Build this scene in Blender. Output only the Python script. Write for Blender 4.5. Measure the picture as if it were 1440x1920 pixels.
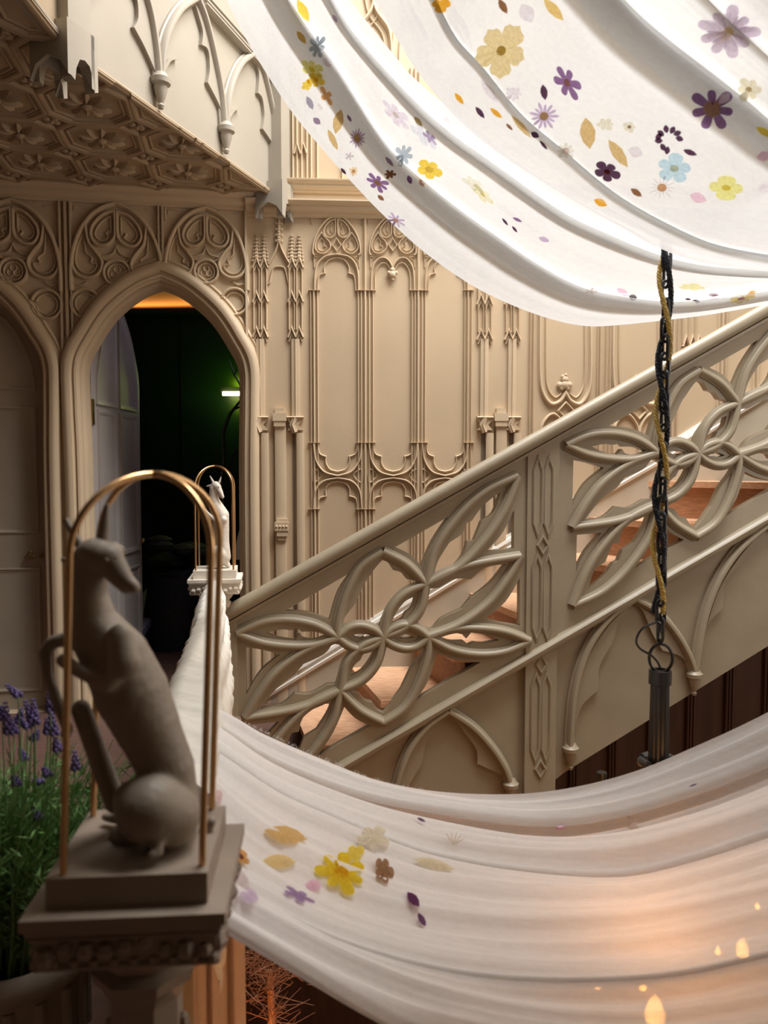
import bpy, bmesh, math, random
from mathutils import Vector, Matrix
from mathutils.bvhtree import BVHTree
from mathutils.geometry import tessellate_polygon
random.seed(7)
for o in list(bpy.data.objects): bpy.data.objects.remove(o)
C = bpy.context.scene.collection
scn = bpy.context.scene
# ------------------------------------------------------------------ camera
F = 1500.0; PITCH = math.radians(3.43); EYE = 1.6
cd = bpy.data.cameras.new('camera'); cam = bpy.data.objects.new('camera', cd); C.objects.link(cam)
cd.sensor_fit = 'HORIZONTAL'; cd.sensor_width = 36; cd.lens = F/1440*36
cam.location = (0, 0, EYE); cam.rotation_euler = (math.pi/2-PITCH, 0, 0)
cd.dof.use_dof = True; cd.dof.focus_distance = 4.4; cd.dof.aperture_fstop = 4.6
cd.clip_start = .05
scn.camera = cam
# ------------------------------------------------------------------ world, lights, exposure
w = bpy.data.worlds.new('world'); scn.world = w; w.use_nodes = True
w.node_tree.nodes['Background'].inputs[0].default_value = (.80, .88, 1, 1)
w.node_tree.nodes['Background'].inputs[1].default_value = 1.0
def area(name, loc, rot, sx, sy, e, col):
    l = bpy.data.lights.new(name, 'AREA'); l.shape = 'RECTANGLE'; l.size = sx; l.size_y = sy
    l.energy = e; l.color = col
    o = bpy.data.objects.new(name, l); C.objects.link(o); o.location = loc; o.rotation_euler = rot
    return o
area('skylight_daylight', (1.75, 3.7, 6.9), (0, 0, 0), 3.7, 2.9, 495, (.98, .99, 1))
area('side_fill_light', (4.4, 2.4, 1.9), (0, math.radians(90), 0), 1.3, 2.6, 27, (1, .94, .86))  # unseen fill added at the right to brighten the door wall and statue
scn.view_settings.view_transform = 'Standard'; scn.view_settings.look = 'None'
scn.view_settings.gamma = 1; scn.view_settings.use_curve_mapping = False
scn.view_settings.exposure = 0.55
# ------------------------------------------------------------------ pixel <-> world (the photograph as a surveying aid)
def ray(x, y):
    a = (x-720)/F; b = -(y-960)/F
    return Vector((a, math.cos(PITCH)+b*math.sin(PITCH), -math.sin(PITCH)+b*math.cos(PITCH)))
CAMP = Vector((0, 0, EYE))
def atY(x, y, Y):
    r = ray(x, y); return CAMP + r*(Y/r.y)
def atZ(x, y, Z):
    r = ray(x, y); return CAMP + r*((Z-EYE)/r.z)
class Plane:
    def __init__(s, o, u, v=(0, 0, 1), flip=False):
        s.o = Vector(o); s.u = Vector(u).normalized(); s.v = Vector(v).normalized()
        s.n = s.u.cross(s.v).normalized()          # u right, v up -> n towards the viewer (-Y)
        if flip: s.n = -s.n
    def P(s, u, v, n=0): return s.o + s.u*u + s.v*v + s.n*n
    def px(s, x, y):
        r = ray(x, y); t = (s.o-CAMP).dot(s.n)/r.dot(s.n); d = CAMP+r*t-s.o
        return (d.dot(s.u), d.dot(s.v))
    def pxs(s, pts): return [s.px(*p) for p in pts]
# ------------------------------------------------------------------ materials
def mat(name, col, rough=.6, col2=None, scale=8, metal=0, bump=.0, bscale=60, stretch=(1, 1, 1), spec=.4, emit=None, es=0, wave=False, detail=4):
    m = bpy.data.materials.new(name); m.use_nodes = True; nt = m.node_tree; b = nt.nodes['Principled BSDF']
    b.inputs['Roughness'].default_value = rough; b.inputs['Metallic'].default_value = metal
    b.inputs['Specular IOR Level'].default_value = spec
    b.inputs['Base Color'].default_value = (*col, 1)
    tc = nt.nodes.new('ShaderNodeTexCoord'); mp = nt.nodes.new('ShaderNodeMapping'); mp.inputs['Scale'].default_value = stretch
    geo = nt.nodes.new('ShaderNodeNewGeometry'); nt.links.new(geo.outputs['Position'], mp.inputs[0])
    if col2:
        n = nt.nodes.new('ShaderNodeTexWave' if wave else 'ShaderNodeTexNoise'); n.inputs['Scale'].default_value = scale
        if wave: n.inputs['Distortion'].default_value = 6; n.inputs['Detail'].default_value = 3; n.inputs['Detail Scale'].default_value = 1.2
        else: n.inputs['Detail'].default_value = detail
        nt.links.new(mp.outputs[0], n.inputs[0])
        r = nt.nodes.new('ShaderNodeValToRGB'); r.color_ramp.elements[0].position = .3; r.color_ramp.elements[1].position = .7
        r.color_ramp.elements[0].color = (*col, 1); r.color_ramp.elements[1].color = (*col2, 1)
        nt.links.new(n.outputs['Color' if wave else 'Fac'] if not wave else n.outputs[1], r.inputs[0]); nt.links.new(r.outputs[0], b.inputs['Base Color'])
    if bump:
        n = nt.nodes.new('ShaderNodeTexNoise'); n.inputs['Scale'].default_value = bscale; nt.links.new(mp.outputs[0], n.inputs[0])
        bp = nt.nodes.new('ShaderNodeBump'); bp.inputs['Strength'].default_value = bump; bp.inputs['Distance'].default_value = .004
        nt.links.new(n.outputs[0], bp.inputs['Height']); nt.links.new(bp.outputs[0], b.inputs['Normal'])
    if emit:
        b.inputs['Emission Color'].default_value = (*emit, 1); b.inputs['Emission Strength'].default_value = es
    return m
def cloth(name, col, trans=.12, tl=.55, weave=420):
    m = bpy.data.materials.new(name); m.use_nodes = True; nt = m.node_tree
    for n in list(nt.nodes): nt.nodes.remove(n)
    out = nt.nodes.new('ShaderNodeOutputMaterial')
    d = nt.nodes.new('ShaderNodeBsdfDiffuse'); t = nt.nodes.new('ShaderNodeBsdfTranslucent'); tr = nt.nodes.new('ShaderNodeBsdfTransparent')
    geo = nt.nodes.new('ShaderNodeNewGeometry'); mp = nt.nodes.new('ShaderNodeMapping'); mp.inputs['Scale'].default_value = (1, 1, 1)
    n = nt.nodes.new('ShaderNodeTexNoise'); n.inputs['Scale'].default_value = 60; n.inputs['Detail'].default_value = 6
    mp.inputs['Scale'].default_value = (.35, 1.6, 1.6)
    nt.links.new(geo.outputs['Position'], mp.inputs[0]); nt.links.new(mp.outputs[0], n.inputs[0])
    cr = nt.nodes.new('ShaderNodeValToRGB'); cr.color_ramp.elements[0].position = .25; cr.color_ramp.elements[1].position = .75
    cr.color_ramp.elements[0].color = tuple(c*.93 for c in col)+(1,); cr.color_ramp.elements[1].color = (*col, 1)
    nt.links.new(n.outputs[0], cr.inputs[0]); nt.links.new(cr.outputs[0], d.inputs[0]); nt.links.new(cr.outputs[0], t.inputs[0])
    bp = nt.nodes.new('ShaderNodeBump'); bp.inputs['Strength'].default_value = .25; bp.inputs['Distance'].default_value = .004
    nt.links.new(n.outputs[0], bp.inputs['Height']); nt.links.new(bp.outputs[0], d.inputs['Normal'])
    m1 = nt.nodes.new('ShaderNodeMixShader'); m1.inputs[0].default_value = tl
    nt.links.new(d.outputs[0], m1.inputs[1]); nt.links.new(t.outputs[0], m1.inputs[2])
    m2 = nt.nodes.new('ShaderNodeMixShader'); 
    n2 = nt.nodes.new('ShaderNodeTexNoise'); n2.inputs['Scale'].default_value = weave; n2.inputs['Detail'].default_value = 2
    mul = nt.nodes.new('ShaderNodeMath'); mul.operation = 'MULTIPLY'; mul.inputs[1].default_value = trans*2
    nt.links.new(mp.outputs[0], n2.inputs[0]); nt.links.new(n2.outputs[0], mul.inputs[0]); nt.links.new(mul.outputs[0], m2.inputs[0])
    nt.links.new(m1.outputs[0], m2.inputs[1]); nt.links.new(tr.outputs[0], m2.inputs[2]); nt.links.new(m2.outputs[0], out.inputs[0])
    return m
_pm = {}
def petal_mat(col):
    key = tuple(round(c, 3) for c in col)
    if key in _pm: return _pm[key]
    m = bpy.data.materials.new('petal'); m.use_nodes = True; nt = m.node_tree
    for n in list(nt.nodes): nt.nodes.remove(n)
    out = nt.nodes.new('ShaderNodeOutputMaterial'); d = nt.nodes.new('ShaderNodeBsdfDiffuse'); t = nt.nodes.new('ShaderNodeBsdfTranslucent')
    geo = nt.nodes.new('ShaderNodeNewGeometry'); n = nt.nodes.new('ShaderNodeTexNoise'); n.inputs['Scale'].default_value = 120
    nt.links.new(geo.outputs['Position'], n.inputs[0])
    cr = nt.nodes.new('ShaderNodeValToRGB'); cr.color_ramp.elements[0].color = tuple(c*.8 for c in col)+(1,); cr.color_ramp.elements[1].color = tuple(min(1, c*1.2+.03) for c in col)+(1,)
    nt.links.new(n.outputs[0], cr.inputs[0]); nt.links.new(cr.outputs[0], d.inputs[0]); nt.links.new(cr.outputs[0], t.inputs[0])
    mx = nt.nodes.new('ShaderNodeMixShader'); mx.inputs[0].default_value = .75
    nt.links.new(d.outputs[0], mx.inputs[1]); nt.links.new(t.outputs[0], mx.inputs[2]); nt.links.new(mx.outputs[0], out.inputs[0])
    _pm[key] = m; return m
STONE = mat('stone_paint', (.53, .405, .265), .62, (.59, .455, .30), 2.2, bump=.15, bscale=35)
STONE_D = mat('panel_paint', (.50, .375, .24), .6, (.56, .42, .27), 1.6, bump=.12, bscale=30)
RECESS_SHADE = mat('recess_shade_paint', (.20, .155, .11), .7)  # dark colour painting the shade of recesses that are not cut in
RAIL = mat('balustrade_paint_shaded', (.275, .225, .152), .42, (.31, .257, .175), 5, bump=.2, bscale=22, spec=.5)  # wall paint with the shadow on the balustrade front put into its colour
BALC = mat('wall_paint_dimmed', (.32, .28, .22), .55, (.36, .315, .25), 2, bump=.12, bscale=25)  # same paint as the walls, darkened to offset strong light on the gallery
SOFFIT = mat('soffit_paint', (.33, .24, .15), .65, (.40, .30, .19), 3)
DOORM = mat('door_paint', (.37, .31, .235), .45, (.42, .35, .265), 4, bump=.1, bscale=20)
DOORL = mat('open_door_paint', (.42, .37, .34), .45, (.48, .43, .40), 4)
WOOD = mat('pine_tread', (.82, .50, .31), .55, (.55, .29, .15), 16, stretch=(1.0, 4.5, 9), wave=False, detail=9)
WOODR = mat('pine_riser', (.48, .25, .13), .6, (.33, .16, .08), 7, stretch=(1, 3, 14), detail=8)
STRINGW = mat('wall_string_paint', (.42, .37, .28), .6, (.48, .42, .32), 6)
WHITEM = mat('wall_string_cap_paint', (.80, .75, .66), .4)
DARKW = mat('dark_wainscot', (.055, .026, .016), .5, (.085, .04, .024), 3, stretch=(6, 6, .6))
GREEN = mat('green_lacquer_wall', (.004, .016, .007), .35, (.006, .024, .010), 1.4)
VAULT = mat('vault_plaster', (.35, .22, .13), .7, (.42, .27, .16), 2)
FLOORW = mat('floorboards', (.10, .052, .04), .5, (.15, .08, .06), 5, stretch=(.6, 8, 1))
BRASS = mat('brass', (.62, .38, .18), .28, metal=1)
BRASSD = mat('aged_brass', (.38, .26, .12), .35, metal=1)
BLACK = mat('black_iron', (.012, .012, .014), .38, (.02, .02, .023), 30, spec=.6)
GREYI = mat('grey_tube', (.06, .06, .065), .4)
ROPEG = mat('gold_cord', (.62, .42, .10), .5, bump=.3, bscale=900)
ROPEB = mat('black_cord', (.012, .013, .022), .6)
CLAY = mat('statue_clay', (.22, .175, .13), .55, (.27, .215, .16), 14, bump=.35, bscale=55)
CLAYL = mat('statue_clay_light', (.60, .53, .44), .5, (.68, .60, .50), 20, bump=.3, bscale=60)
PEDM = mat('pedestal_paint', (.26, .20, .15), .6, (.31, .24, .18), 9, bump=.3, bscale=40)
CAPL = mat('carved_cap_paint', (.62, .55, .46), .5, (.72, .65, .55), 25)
POT = mat('urn_plaster', (.42, .35, .27), .6, (.50, .42, .33), 15, bump=.3, bscale=50)
LEAFM = mat('lavender_leaf', (.10, .24, .06), .5, (.24, .42, .14), 14)
LEAFL = mat('lavender_stem', (.20, .34, .13), .5, (.32, .46, .20), 14)
LAV = mat('lavender_bloom', (.10, .07, .20), .7, (.19, .14, .33), 90)
SOIL = mat('soil', (.02, .014, .01), .9)
MUSLIN = cloth('muslin_overhead', (.93, .935, .925), .06, .25)
MUSLINL = cloth('muslin_low', (.97, .94, .92), .09, .34)
MUSLINR = cloth('muslin_rail', (.95, .90, .80), .02, .15)
MUSLINW = cloth('muslin_warm_lit', (.85, .66, .52), .02, .4)  # the same muslin, warm lamp light tinted into its colour
LAMPG = mat('warm_bulb', (1, .6, .2), .4, emit=(1, .42, .08), es=60)
LAMPW = mat('wall_lamp_tube', (1, 1, .6), .4, emit=(1, 1, .35), es=14)
TWIG = mat('dry_twig', (.28, .12, .06), .7)
VIOLET = mat('violet_bench', (.06, .05, .14), .4)
ROBE = mat('white_robe', (.55, .53, .5), .8)
ROCK = mat('dark_slate_cushion', (.02, .022, .03), .7, (.04, .042, .055), 20)
WOODB = mat('shell_plaster', (.42, .34, .26), .8)
DARKP = mat('brown_plaster_darkened', (.13, .095, .065), .8)  # plaster colour darkened to cut light bounced back onto the foreground
# ------------------------------------------------------------------ mesh builder
class MB:
    def __init__(s): s.v = []; s.f = []; s.m = []; s.mi = 0
    def add(s, vs, fs):
        b = len(s.v); s.v += [Vector(p) for p in vs]; s.f += [tuple(i+b for i in f) for f in fs]; s.m += [s.mi]*len(fs)
    def box(s, pl, u0, u1, v0, v1, n0, n1):
        P = [pl.P(u, v, n) for n in (n0, n1) for (u, v) in ((u0, v0), (u1, v0), (u1, v1), (u0, v1))]
        s.add(P, [(3, 2, 1, 0), (4, 5, 6, 7), (0, 1, 5, 4), (1, 2, 6, 5), (2, 3, 7, 6), (3, 0, 4, 7)])
    def slab(s, pl, outer, holes, n0, n1):
        loops = [outer]+list(holes); L3 = [[Vector((p[0], p[1], 0)) for p in l] for l in loops]
        tri = tessellate_polygon(L3); flat = [p for l in loops for p in l]; N = len(flat)
        vs = [pl.P(p[0], p[1], n1) for p in flat]+[pl.P(p[0], p[1], n0) for p in flat]; fs = []
        for t in tri:
            a, b, c = [flat[i] for i in t]
            ar = (b[0]-a[0])*(c[1]-a[1])-(b[1]-a[1])*(c[0]-a[0])
            if abs(ar) < 1e-12: continue
            t = t if ar > 0 else t[::-1]
            fs.append(tuple(t)); fs.append(tuple(i+N for i in t[::-1]))
        o = 0
        for k, l in enumerate(loops):
            m = len(l); ar = sum(l[i][0]*l[(i+1) % m][1]-l[(i+1) % m][0]*l[i][1] for i in range(m))
            ccw = (ar > 0) == (k == 0)
            for i in range(m):
                a, b = o+i, o+(i+1) % m
                fs.append((a, a+N, b+N, b) if ccw else (b, b+N, a+N, a))
            o += m
        s.add(vs, fs)
    def sweep(s, pl, pts, prof, closed=False, n0=0, w=1, h=1, caps=True):
        pts = [Vector((p[0], p[1])) for p in pts]; q = [pts[0]]
        for p in pts[1:]:
            if (p-q[-1]).length > 1e-5: q.append(p)
        if closed and (q[0]-q[-1]).length < 1e-5: q.pop()
        pts = q; n = len(pts)
        if n < 2: return
        vs = []; k = len(prof)
        for i, p in enumerate(pts):
            a = pts[i-1] if (i or closed) else None; b = pts[(i+1) % n] if (i < n-1 or closed) else None
            d1 = (p-a).normalized() if a is not None else None; d2 = (b-p).normalized() if b is not None else None
            if d1 is None: d1 = d2
            if d2 is None: d2 = d1
            n1 = Vector((-d1.y, d1.x)); n2 = Vector((-d2.y, d2.x)); mm = n1+n2
            if mm.length < .2: mm = n1
            mm.normalize(); mm = mm/max(.35, mm.dot(n1))
            for (sx, hh) in prof: vs.append(pl.P(p.x+mm.x*sx*w, p.y+mm.y*sx*w, n0+hh*h))
        fs = []
        for i in range(n if closed else n-1):
            a = i*k; b = ((i+1) % n)*k
            for j in range(k-1): fs.append((a+j, b+j, b+j+1, a+j+1)[::-1] if False else (a+j+1, b+j+1, b+j, a+j))
        if not closed and caps:
            fs.append(tuple(range(k))[::-1]); fs.append(tuple((n-1)*k+j for j in range(k)))
        s.add(vs, fs)
    def tube(s, pts, r, seg=8, closed=False, cap=True):
        pts = [Vector(p) for p in pts]; n = len(pts); vs = []; fs = []
        rr = r if isinstance(r, (list, tuple)) else [r]*n; ref = None
        for i, p in enumerate(pts):
            a = pts[i-1] if (i or closed) else p; b = pts[(i+1) % n] if (i < n-1 or closed) else p
            t = (b-a); t = t.normalized() if t.length > 1e-9 else Vector((0, 0, 1))
            if ref is None:
                ref = t.orthogonal().normalized()
            ref = (ref-t*ref.dot(t)); ref = ref.normalized() if ref.length > 1e-6 else t.orthogonal().normalized()
            bn = t.cross(ref)
            for j in range(seg):
                an = 2*math.pi*j/seg; vs.append(p+(ref*math.cos(an)+bn*math.sin(an))*rr[i])
        for i in range(n if closed else n-1):
            a = i*seg; b = ((i+1) % n)*seg
            for j in range(seg): fs.append((a+j, a+(j+1) % seg, b+(j+1) % seg, b+j))
        if cap and not closed:
            fs.append(tuple(range(seg))[::-1]); fs.append(tuple((n-1)*seg+j for j in range(seg)))
        s.add(vs, fs)
    def lathe(s, c, prof, seg=24, pl=None, sq=0, rot=0):
        c = Vector(c); vs = []; fs = []; k = len(prof)
        for (r, z) in prof:
            for j in range(seg):
                a = 2*math.pi*j/seg+rot; x, y = math.cos(a)*r, math.sin(a)*r
                vs.append(c+Vector((x, y, z)) if pl is None else c+pl.u*x+pl.n*y+pl.v*z)
        for i in range(k-1):
            for j in range(seg): fs.append((i*seg+j, i*seg+(j+1) % seg, (i+1)*seg+(j+1) % seg, (i+1)*seg+j))
        fs.append(tuple(range(seg))[::-1]); fs.append(tuple((k-1)*seg+j for j in range(seg)))
        s.add(vs, fs)
    def ball(s, c, r, seg=10, rings=6, ax=(1, 1, 1)):
        c = Vector(c); vs = []; fs = []
        for i in range(rings+1):
            th = math.pi*i/rings
            for j in range(seg):
                a = 2*math.pi*j/seg
                vs.append(c+Vector((math.sin(th)*math.cos(a)*r*ax[0], math.sin(th)*math.sin(a)*r*ax[1], math.cos(th)*r*ax[2])))
        for i in range(rings):
            for j in range(seg):
                q = (i*seg+j, (i+1)*seg+j, (i+1)*seg+(j+1) % seg, i*seg+(j+1) % seg)
                fs.append(q)
        s.add(vs, fs)
    def build(s, name, m, parent=None, smooth=True, ang=38, base=True):
        if not s.v: return None
        xs = [p.x for p in s.v]; ys = [p.y for p in s.v]; zs = [p.z for p in s.v]
        o = Vector(((min(xs)+max(xs))/2, (min(ys)+max(ys))/2, min(zs)))
        me = bpy.data.meshes.new(name); me.from_pydata([p-o for p in s.v], [], s.f); me.update()
        ms = m if isinstance(m, (list, tuple)) else [m]
        for x in ms: me.materials.append(x)
        if len(ms) > 1:
            for p, i in zip(me.polygons, s.m): p.material_index = i
        if smooth:
            for p in me.polygons: p.use_smooth = True
            me.set_sharp_from_angle(angle=math.radians(ang))
        ob = bpy.data.objects.new(name, me); C.objects.link(ob)
        if parent is not None:
            ob.parent = parent; q = Vector(parent.location); pp = parent.parent
            while pp is not None: q += Vector(pp.location); pp = pp.parent
            ob.location = o-q
        else: ob.location = o
        return ob
def tag(o, label=None, cat=None, group=None, kind=None):
    if label: o['label'] = label
    if cat: o['category'] = cat
    if group: o['group'] = group
    if kind: o['kind'] = kind
    return o
def empty(name, loc, label, cat, group=None):
    o = bpy.data.objects.new(name, None); C.objects.link(o); o.location = loc; o.empty_display_size = .1
    return tag(o, label, cat, group)
def cat(pts, n=6, closed=False):
    """Catmull-Rom; a point given as (x, y, 1) is a sharp corner"""
    P = [tuple(p[:2]) for p in pts]; K = [len(p) > 2 and p[2] == 1 for p in pts]; m = len(P); out = []
    rng = range(m if closed else m-1)
    for i in rng:
        p1, p2 = P[i], P[(i+1) % m]
        p0 = P[(i-1) % m] if (closed or i > 0) else p1; p3 = P[(i+2) % m] if (closed or i < m-2) else p2
        if K[i]: p0 = p1
        if K[(i+1) % m]: p3 = p2
        for k in range(n):
            t = k/n; t2 = t*t; t3 = t2*t
            out.append(tuple(.5*((2*p1[a])+(-p0[a]+p2[a])*t+(2*p0[a]-5*p1[a]+4*p2[a]-p3[a])*t2+(-p0[a]+3*p1[a]-3*p2[a]+p3[a])*t3) for a in (0, 1)))
    if not closed: out.append(P[-1])
    return out
ROLL = [(-1, 0), (-1, .3), (-.72, .42), (-.6, .78), (-.3, .97), (0, 1), (.3, .97), (.6, .78), (.72, .42), (1, .3), (1, 0)]
RND = [(-1, 0), (-.9, .45), (-.6, .82), (0, 1), (.6, .82), (.9, .45), (1, 0)]
VEE = [(-1, 0), (-.75, .7), (-.3, .75), (0, 1), (.3, .75), (.75, .7), (1, 0)]
BOXP = [(-1, 0), (-1, .9), (-.8, 1), (.8, 1), (1, .9), (1, 0)]
DBL = [(-1, 0), (-1, .7), (-.8, .9), (-.55, .9), (-.42, .55), (-.25, .5), (-.15, .85), (.15, .85), (.25, .5), (.42, .55), (.55, .9), (.8, .9), (1, .7), (1, 0)]
def rel(pl, c, sc, pts): return [pl_add(c, (p[0]*sc[0], -p[1]*sc[1])) for p in pts]
def pl_add(a, b): return (a[0]+b[0], a[1]+b[1])
def arc(cx, cy, r, a0, a1, n=14, ry=None):
    ry = ry or r
    return [(cx+r*math.cos(math.radians(a0+(a1-a0)*i/n)), cy+ry*math.sin(math.radians(a0+(a1-a0)*i/n))) for i in range(n+1)]

# ================================================================== SETTING: walls
A1 = atY(0, 361, 5.05); A2 = atY(462, 385, 5.30)
W1 = Plane((A1.x, A1.y, 0), (A2.x-A1.x, A2.y-A1.y, 0))
K2 = Vector((A2.x, A2.y, 0)); yaw = math.radians(3.6)
W2 = Plane(K2, (math.cos(yaw), math.sin(yaw), 0))
uC = W1.px(462, 600)[0]
# doorway opening outline in W1 (traced arch), copied for the closed door on the left
inR = [(455, 1340), (456, 900), (457, 757), (455, 687, ), (434, 642), (399, 590), (347, 545), (302, 524, 1)]
inL = [(302, 524, 1), (257, 548), (208, 597), (174, 652), (163, 722), (162, 900), (161, 1340)]
def zfix(p, z=0): return [(q[0], z) if i in (0, len(p)-1) else q for i, q in enumerate(p)]
rr = W1.pxs([p[:2] for p in inR]); uc2 = W1.px(305, 700)[0]
half = .515
# make it symmetric about uc2
hr = [(abs(p[0]-uc2), p[1]) for p in rr]; hr[0] = (hr[1][0], 0)
side = cat([(p[0], p[1]) + ((1,) if i == len(hr)-1 else ()) for i, p in enumerate(hr)], 6)
sideS = [(min(h, max(0, h)), z) for h, z in side]; sideS[-1] = (0, side[-1][1])
def arch(cu, k=1.0, dz=0): return [(cu+h*k, z+dz*(z > .01)) for h, z in sideS]+[(cu-h*k, z+dz*(z > .01)) for h, z in sideS[::-1][1:]]
DU = W1.px(488, 760)[0]-W1.px(117, 760)[0]
uc1 = uc2-DU-.005
TOPZ = 3.33
mb = MB()
outer1 = [(-2.6, -.12), (uC, -.12), (uC, 3.33), (-2.6, 3.33)]
mb.slab(W1, outer1, [arch(uc2), arch(uc1)], -.22, 0)
wl = mb.build('wall_left', STONE, smooth=False); tag(wl, 'beige painted door wall with two pointed arched doorways', kind='structure')
# architraves
ARCHP = [(-1, 0), (-1, .25), (-.8, .45), (-.72, .35), (-.55, .40), (-.45, .8), (-.2, .98), (.05, 1), (.3, .92), (.42, .6), (.55, .55), (.62, .7), (.8, .66), (.88, .3), (1, .22), (1, 0)]
for cu, nm in ((uc2, 'open'), (uc1, 'closed')):
    m2 = MB(); hc = [(h, z) for h, z in sideS]
    hmax = hc[0][0]; off = .068
    path = [(cu+h, z) for h, z in hc]+[(cu-h, z) for h, z in hc[::-1][1:]]
    # offset outwards
    out = []
    n = len(path)
    for i, p in enumerate(path):
        a = Vector(path[max(0, i-1)]); b = Vector(path[min(n-1, i+1)]); p = Vector(p)
        d1 = (p-a).normalized() if i else (b-p).normalized(); d2 = (b-p).normalized() if i < n-1 else d1
        nn = Vector((d1.y, -d1.x))+Vector((d2.y, -d2.x)); nn.normalize(); nn /= max(.4, nn.dot(Vector((d1.y, -d1.x))))
        q = p+nn*off; out.append((q.x, q.y))
    m2.sweep(W1, out, ARCHP, n0=-.01, w=.072, h=.075)
    o = m2.build('door_architrave', STONE, wl)
    m3 = MB()   # inner stepped reveal rib
    m3.sweep(W1, arch(cu, 1.0), RND, n0=-.12, w=.022, h=.05); m3.sweep(W1, arch(cu, 1.0), RND, n0=-.2, w=.03, h=.05)
    m3.build('reveal_moulding', STONE, wl)
# cornice on W1 and W2
CORN = [(0, 0), (0, .02), (.02, .035), (.035, .035), (.05, .06), (.075, .075), (.10, .075), (.11, .10), (.14, .12), (.155, .12), (.155, 0)]
def cornice(pl, u0, u1, z0, parent, mm=STONE, sc=.62, dep=.8):
    m = MB(); 
    vs = []; 
    for u in (u0, u1):
        for (dz, n) in CORN: vs.append(pl.P(u, z0+dz*sc, n*dep))
    k = len(CORN); m.add(vs, [(j, k+j, k+j+1, j+1) for j in range(k-1)]+[tuple(range(k)), tuple(range(2*k-1, k-1, -1))])
    return m.build('cornice', mm, parent)
zc1 = W1.px(200, 371)[1]-.005
cornice(W1, -2.6, uC+.06, 3.235, wl)
zc2 = W2.px(600, 392)[1]
# right wall panel wall
mb = MB(); mb.box(W2, -.0, 4.6, -.5, 6.9, -.2, 0)
wr = mb.build('wall_back', STONE_D, smooth=False); tag(wr, 'beige gothic panelled wall behind the stairs', kind='structure')
cornice(W2, 0, 4.6, 3.20, wr, STONE, .62, .8)
cornice(W2, 0, 4.6, 3.36, wr, STONE, .5, .5)
# ------------------------------------------------ frieze tracery above the doors (W1)
def in_arch(u, v):
    for cu in (uc1, uc2):
        h = abs(u-cu)
        for (ha, za), (hb, zb) in zip(sideS, sideS[1:]):
            lo, hi = sorted((za, zb))
            if lo <= v <= hi:
                t = (v-za)/(zb-za+1e-9)
                if h < ha+(hb-ha)*t+.115: return True
        if h < .13 and v < sideS[-1][1]+.10-h*.6: return True
    return False
def clip_runs(pts, closed):
    if closed: pts = list(pts)+[pts[0]]
    runs = []; cur = []
    for i, p in enumerate(pts):
        if in_arch(*p):
            if len(cur) > 1: runs.append(cur)
            cur = []
        else: cur.append(p)
    if len(cur) > 1: runs.append(cur)
    if closed and len(runs) == 1 and len(runs[0]) == len(pts): return [(pts[:-1], True)]
    return [(r, False) for r in runs]
class CMB(MB):
    def sweep(s, pl, pts, prof, closed=False, n0=0, w=1, h=1, caps=True):
        for r, c in clip_runs(pts, closed): MB.sweep(s, pl, r, prof, c, n0, w, h)
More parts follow.
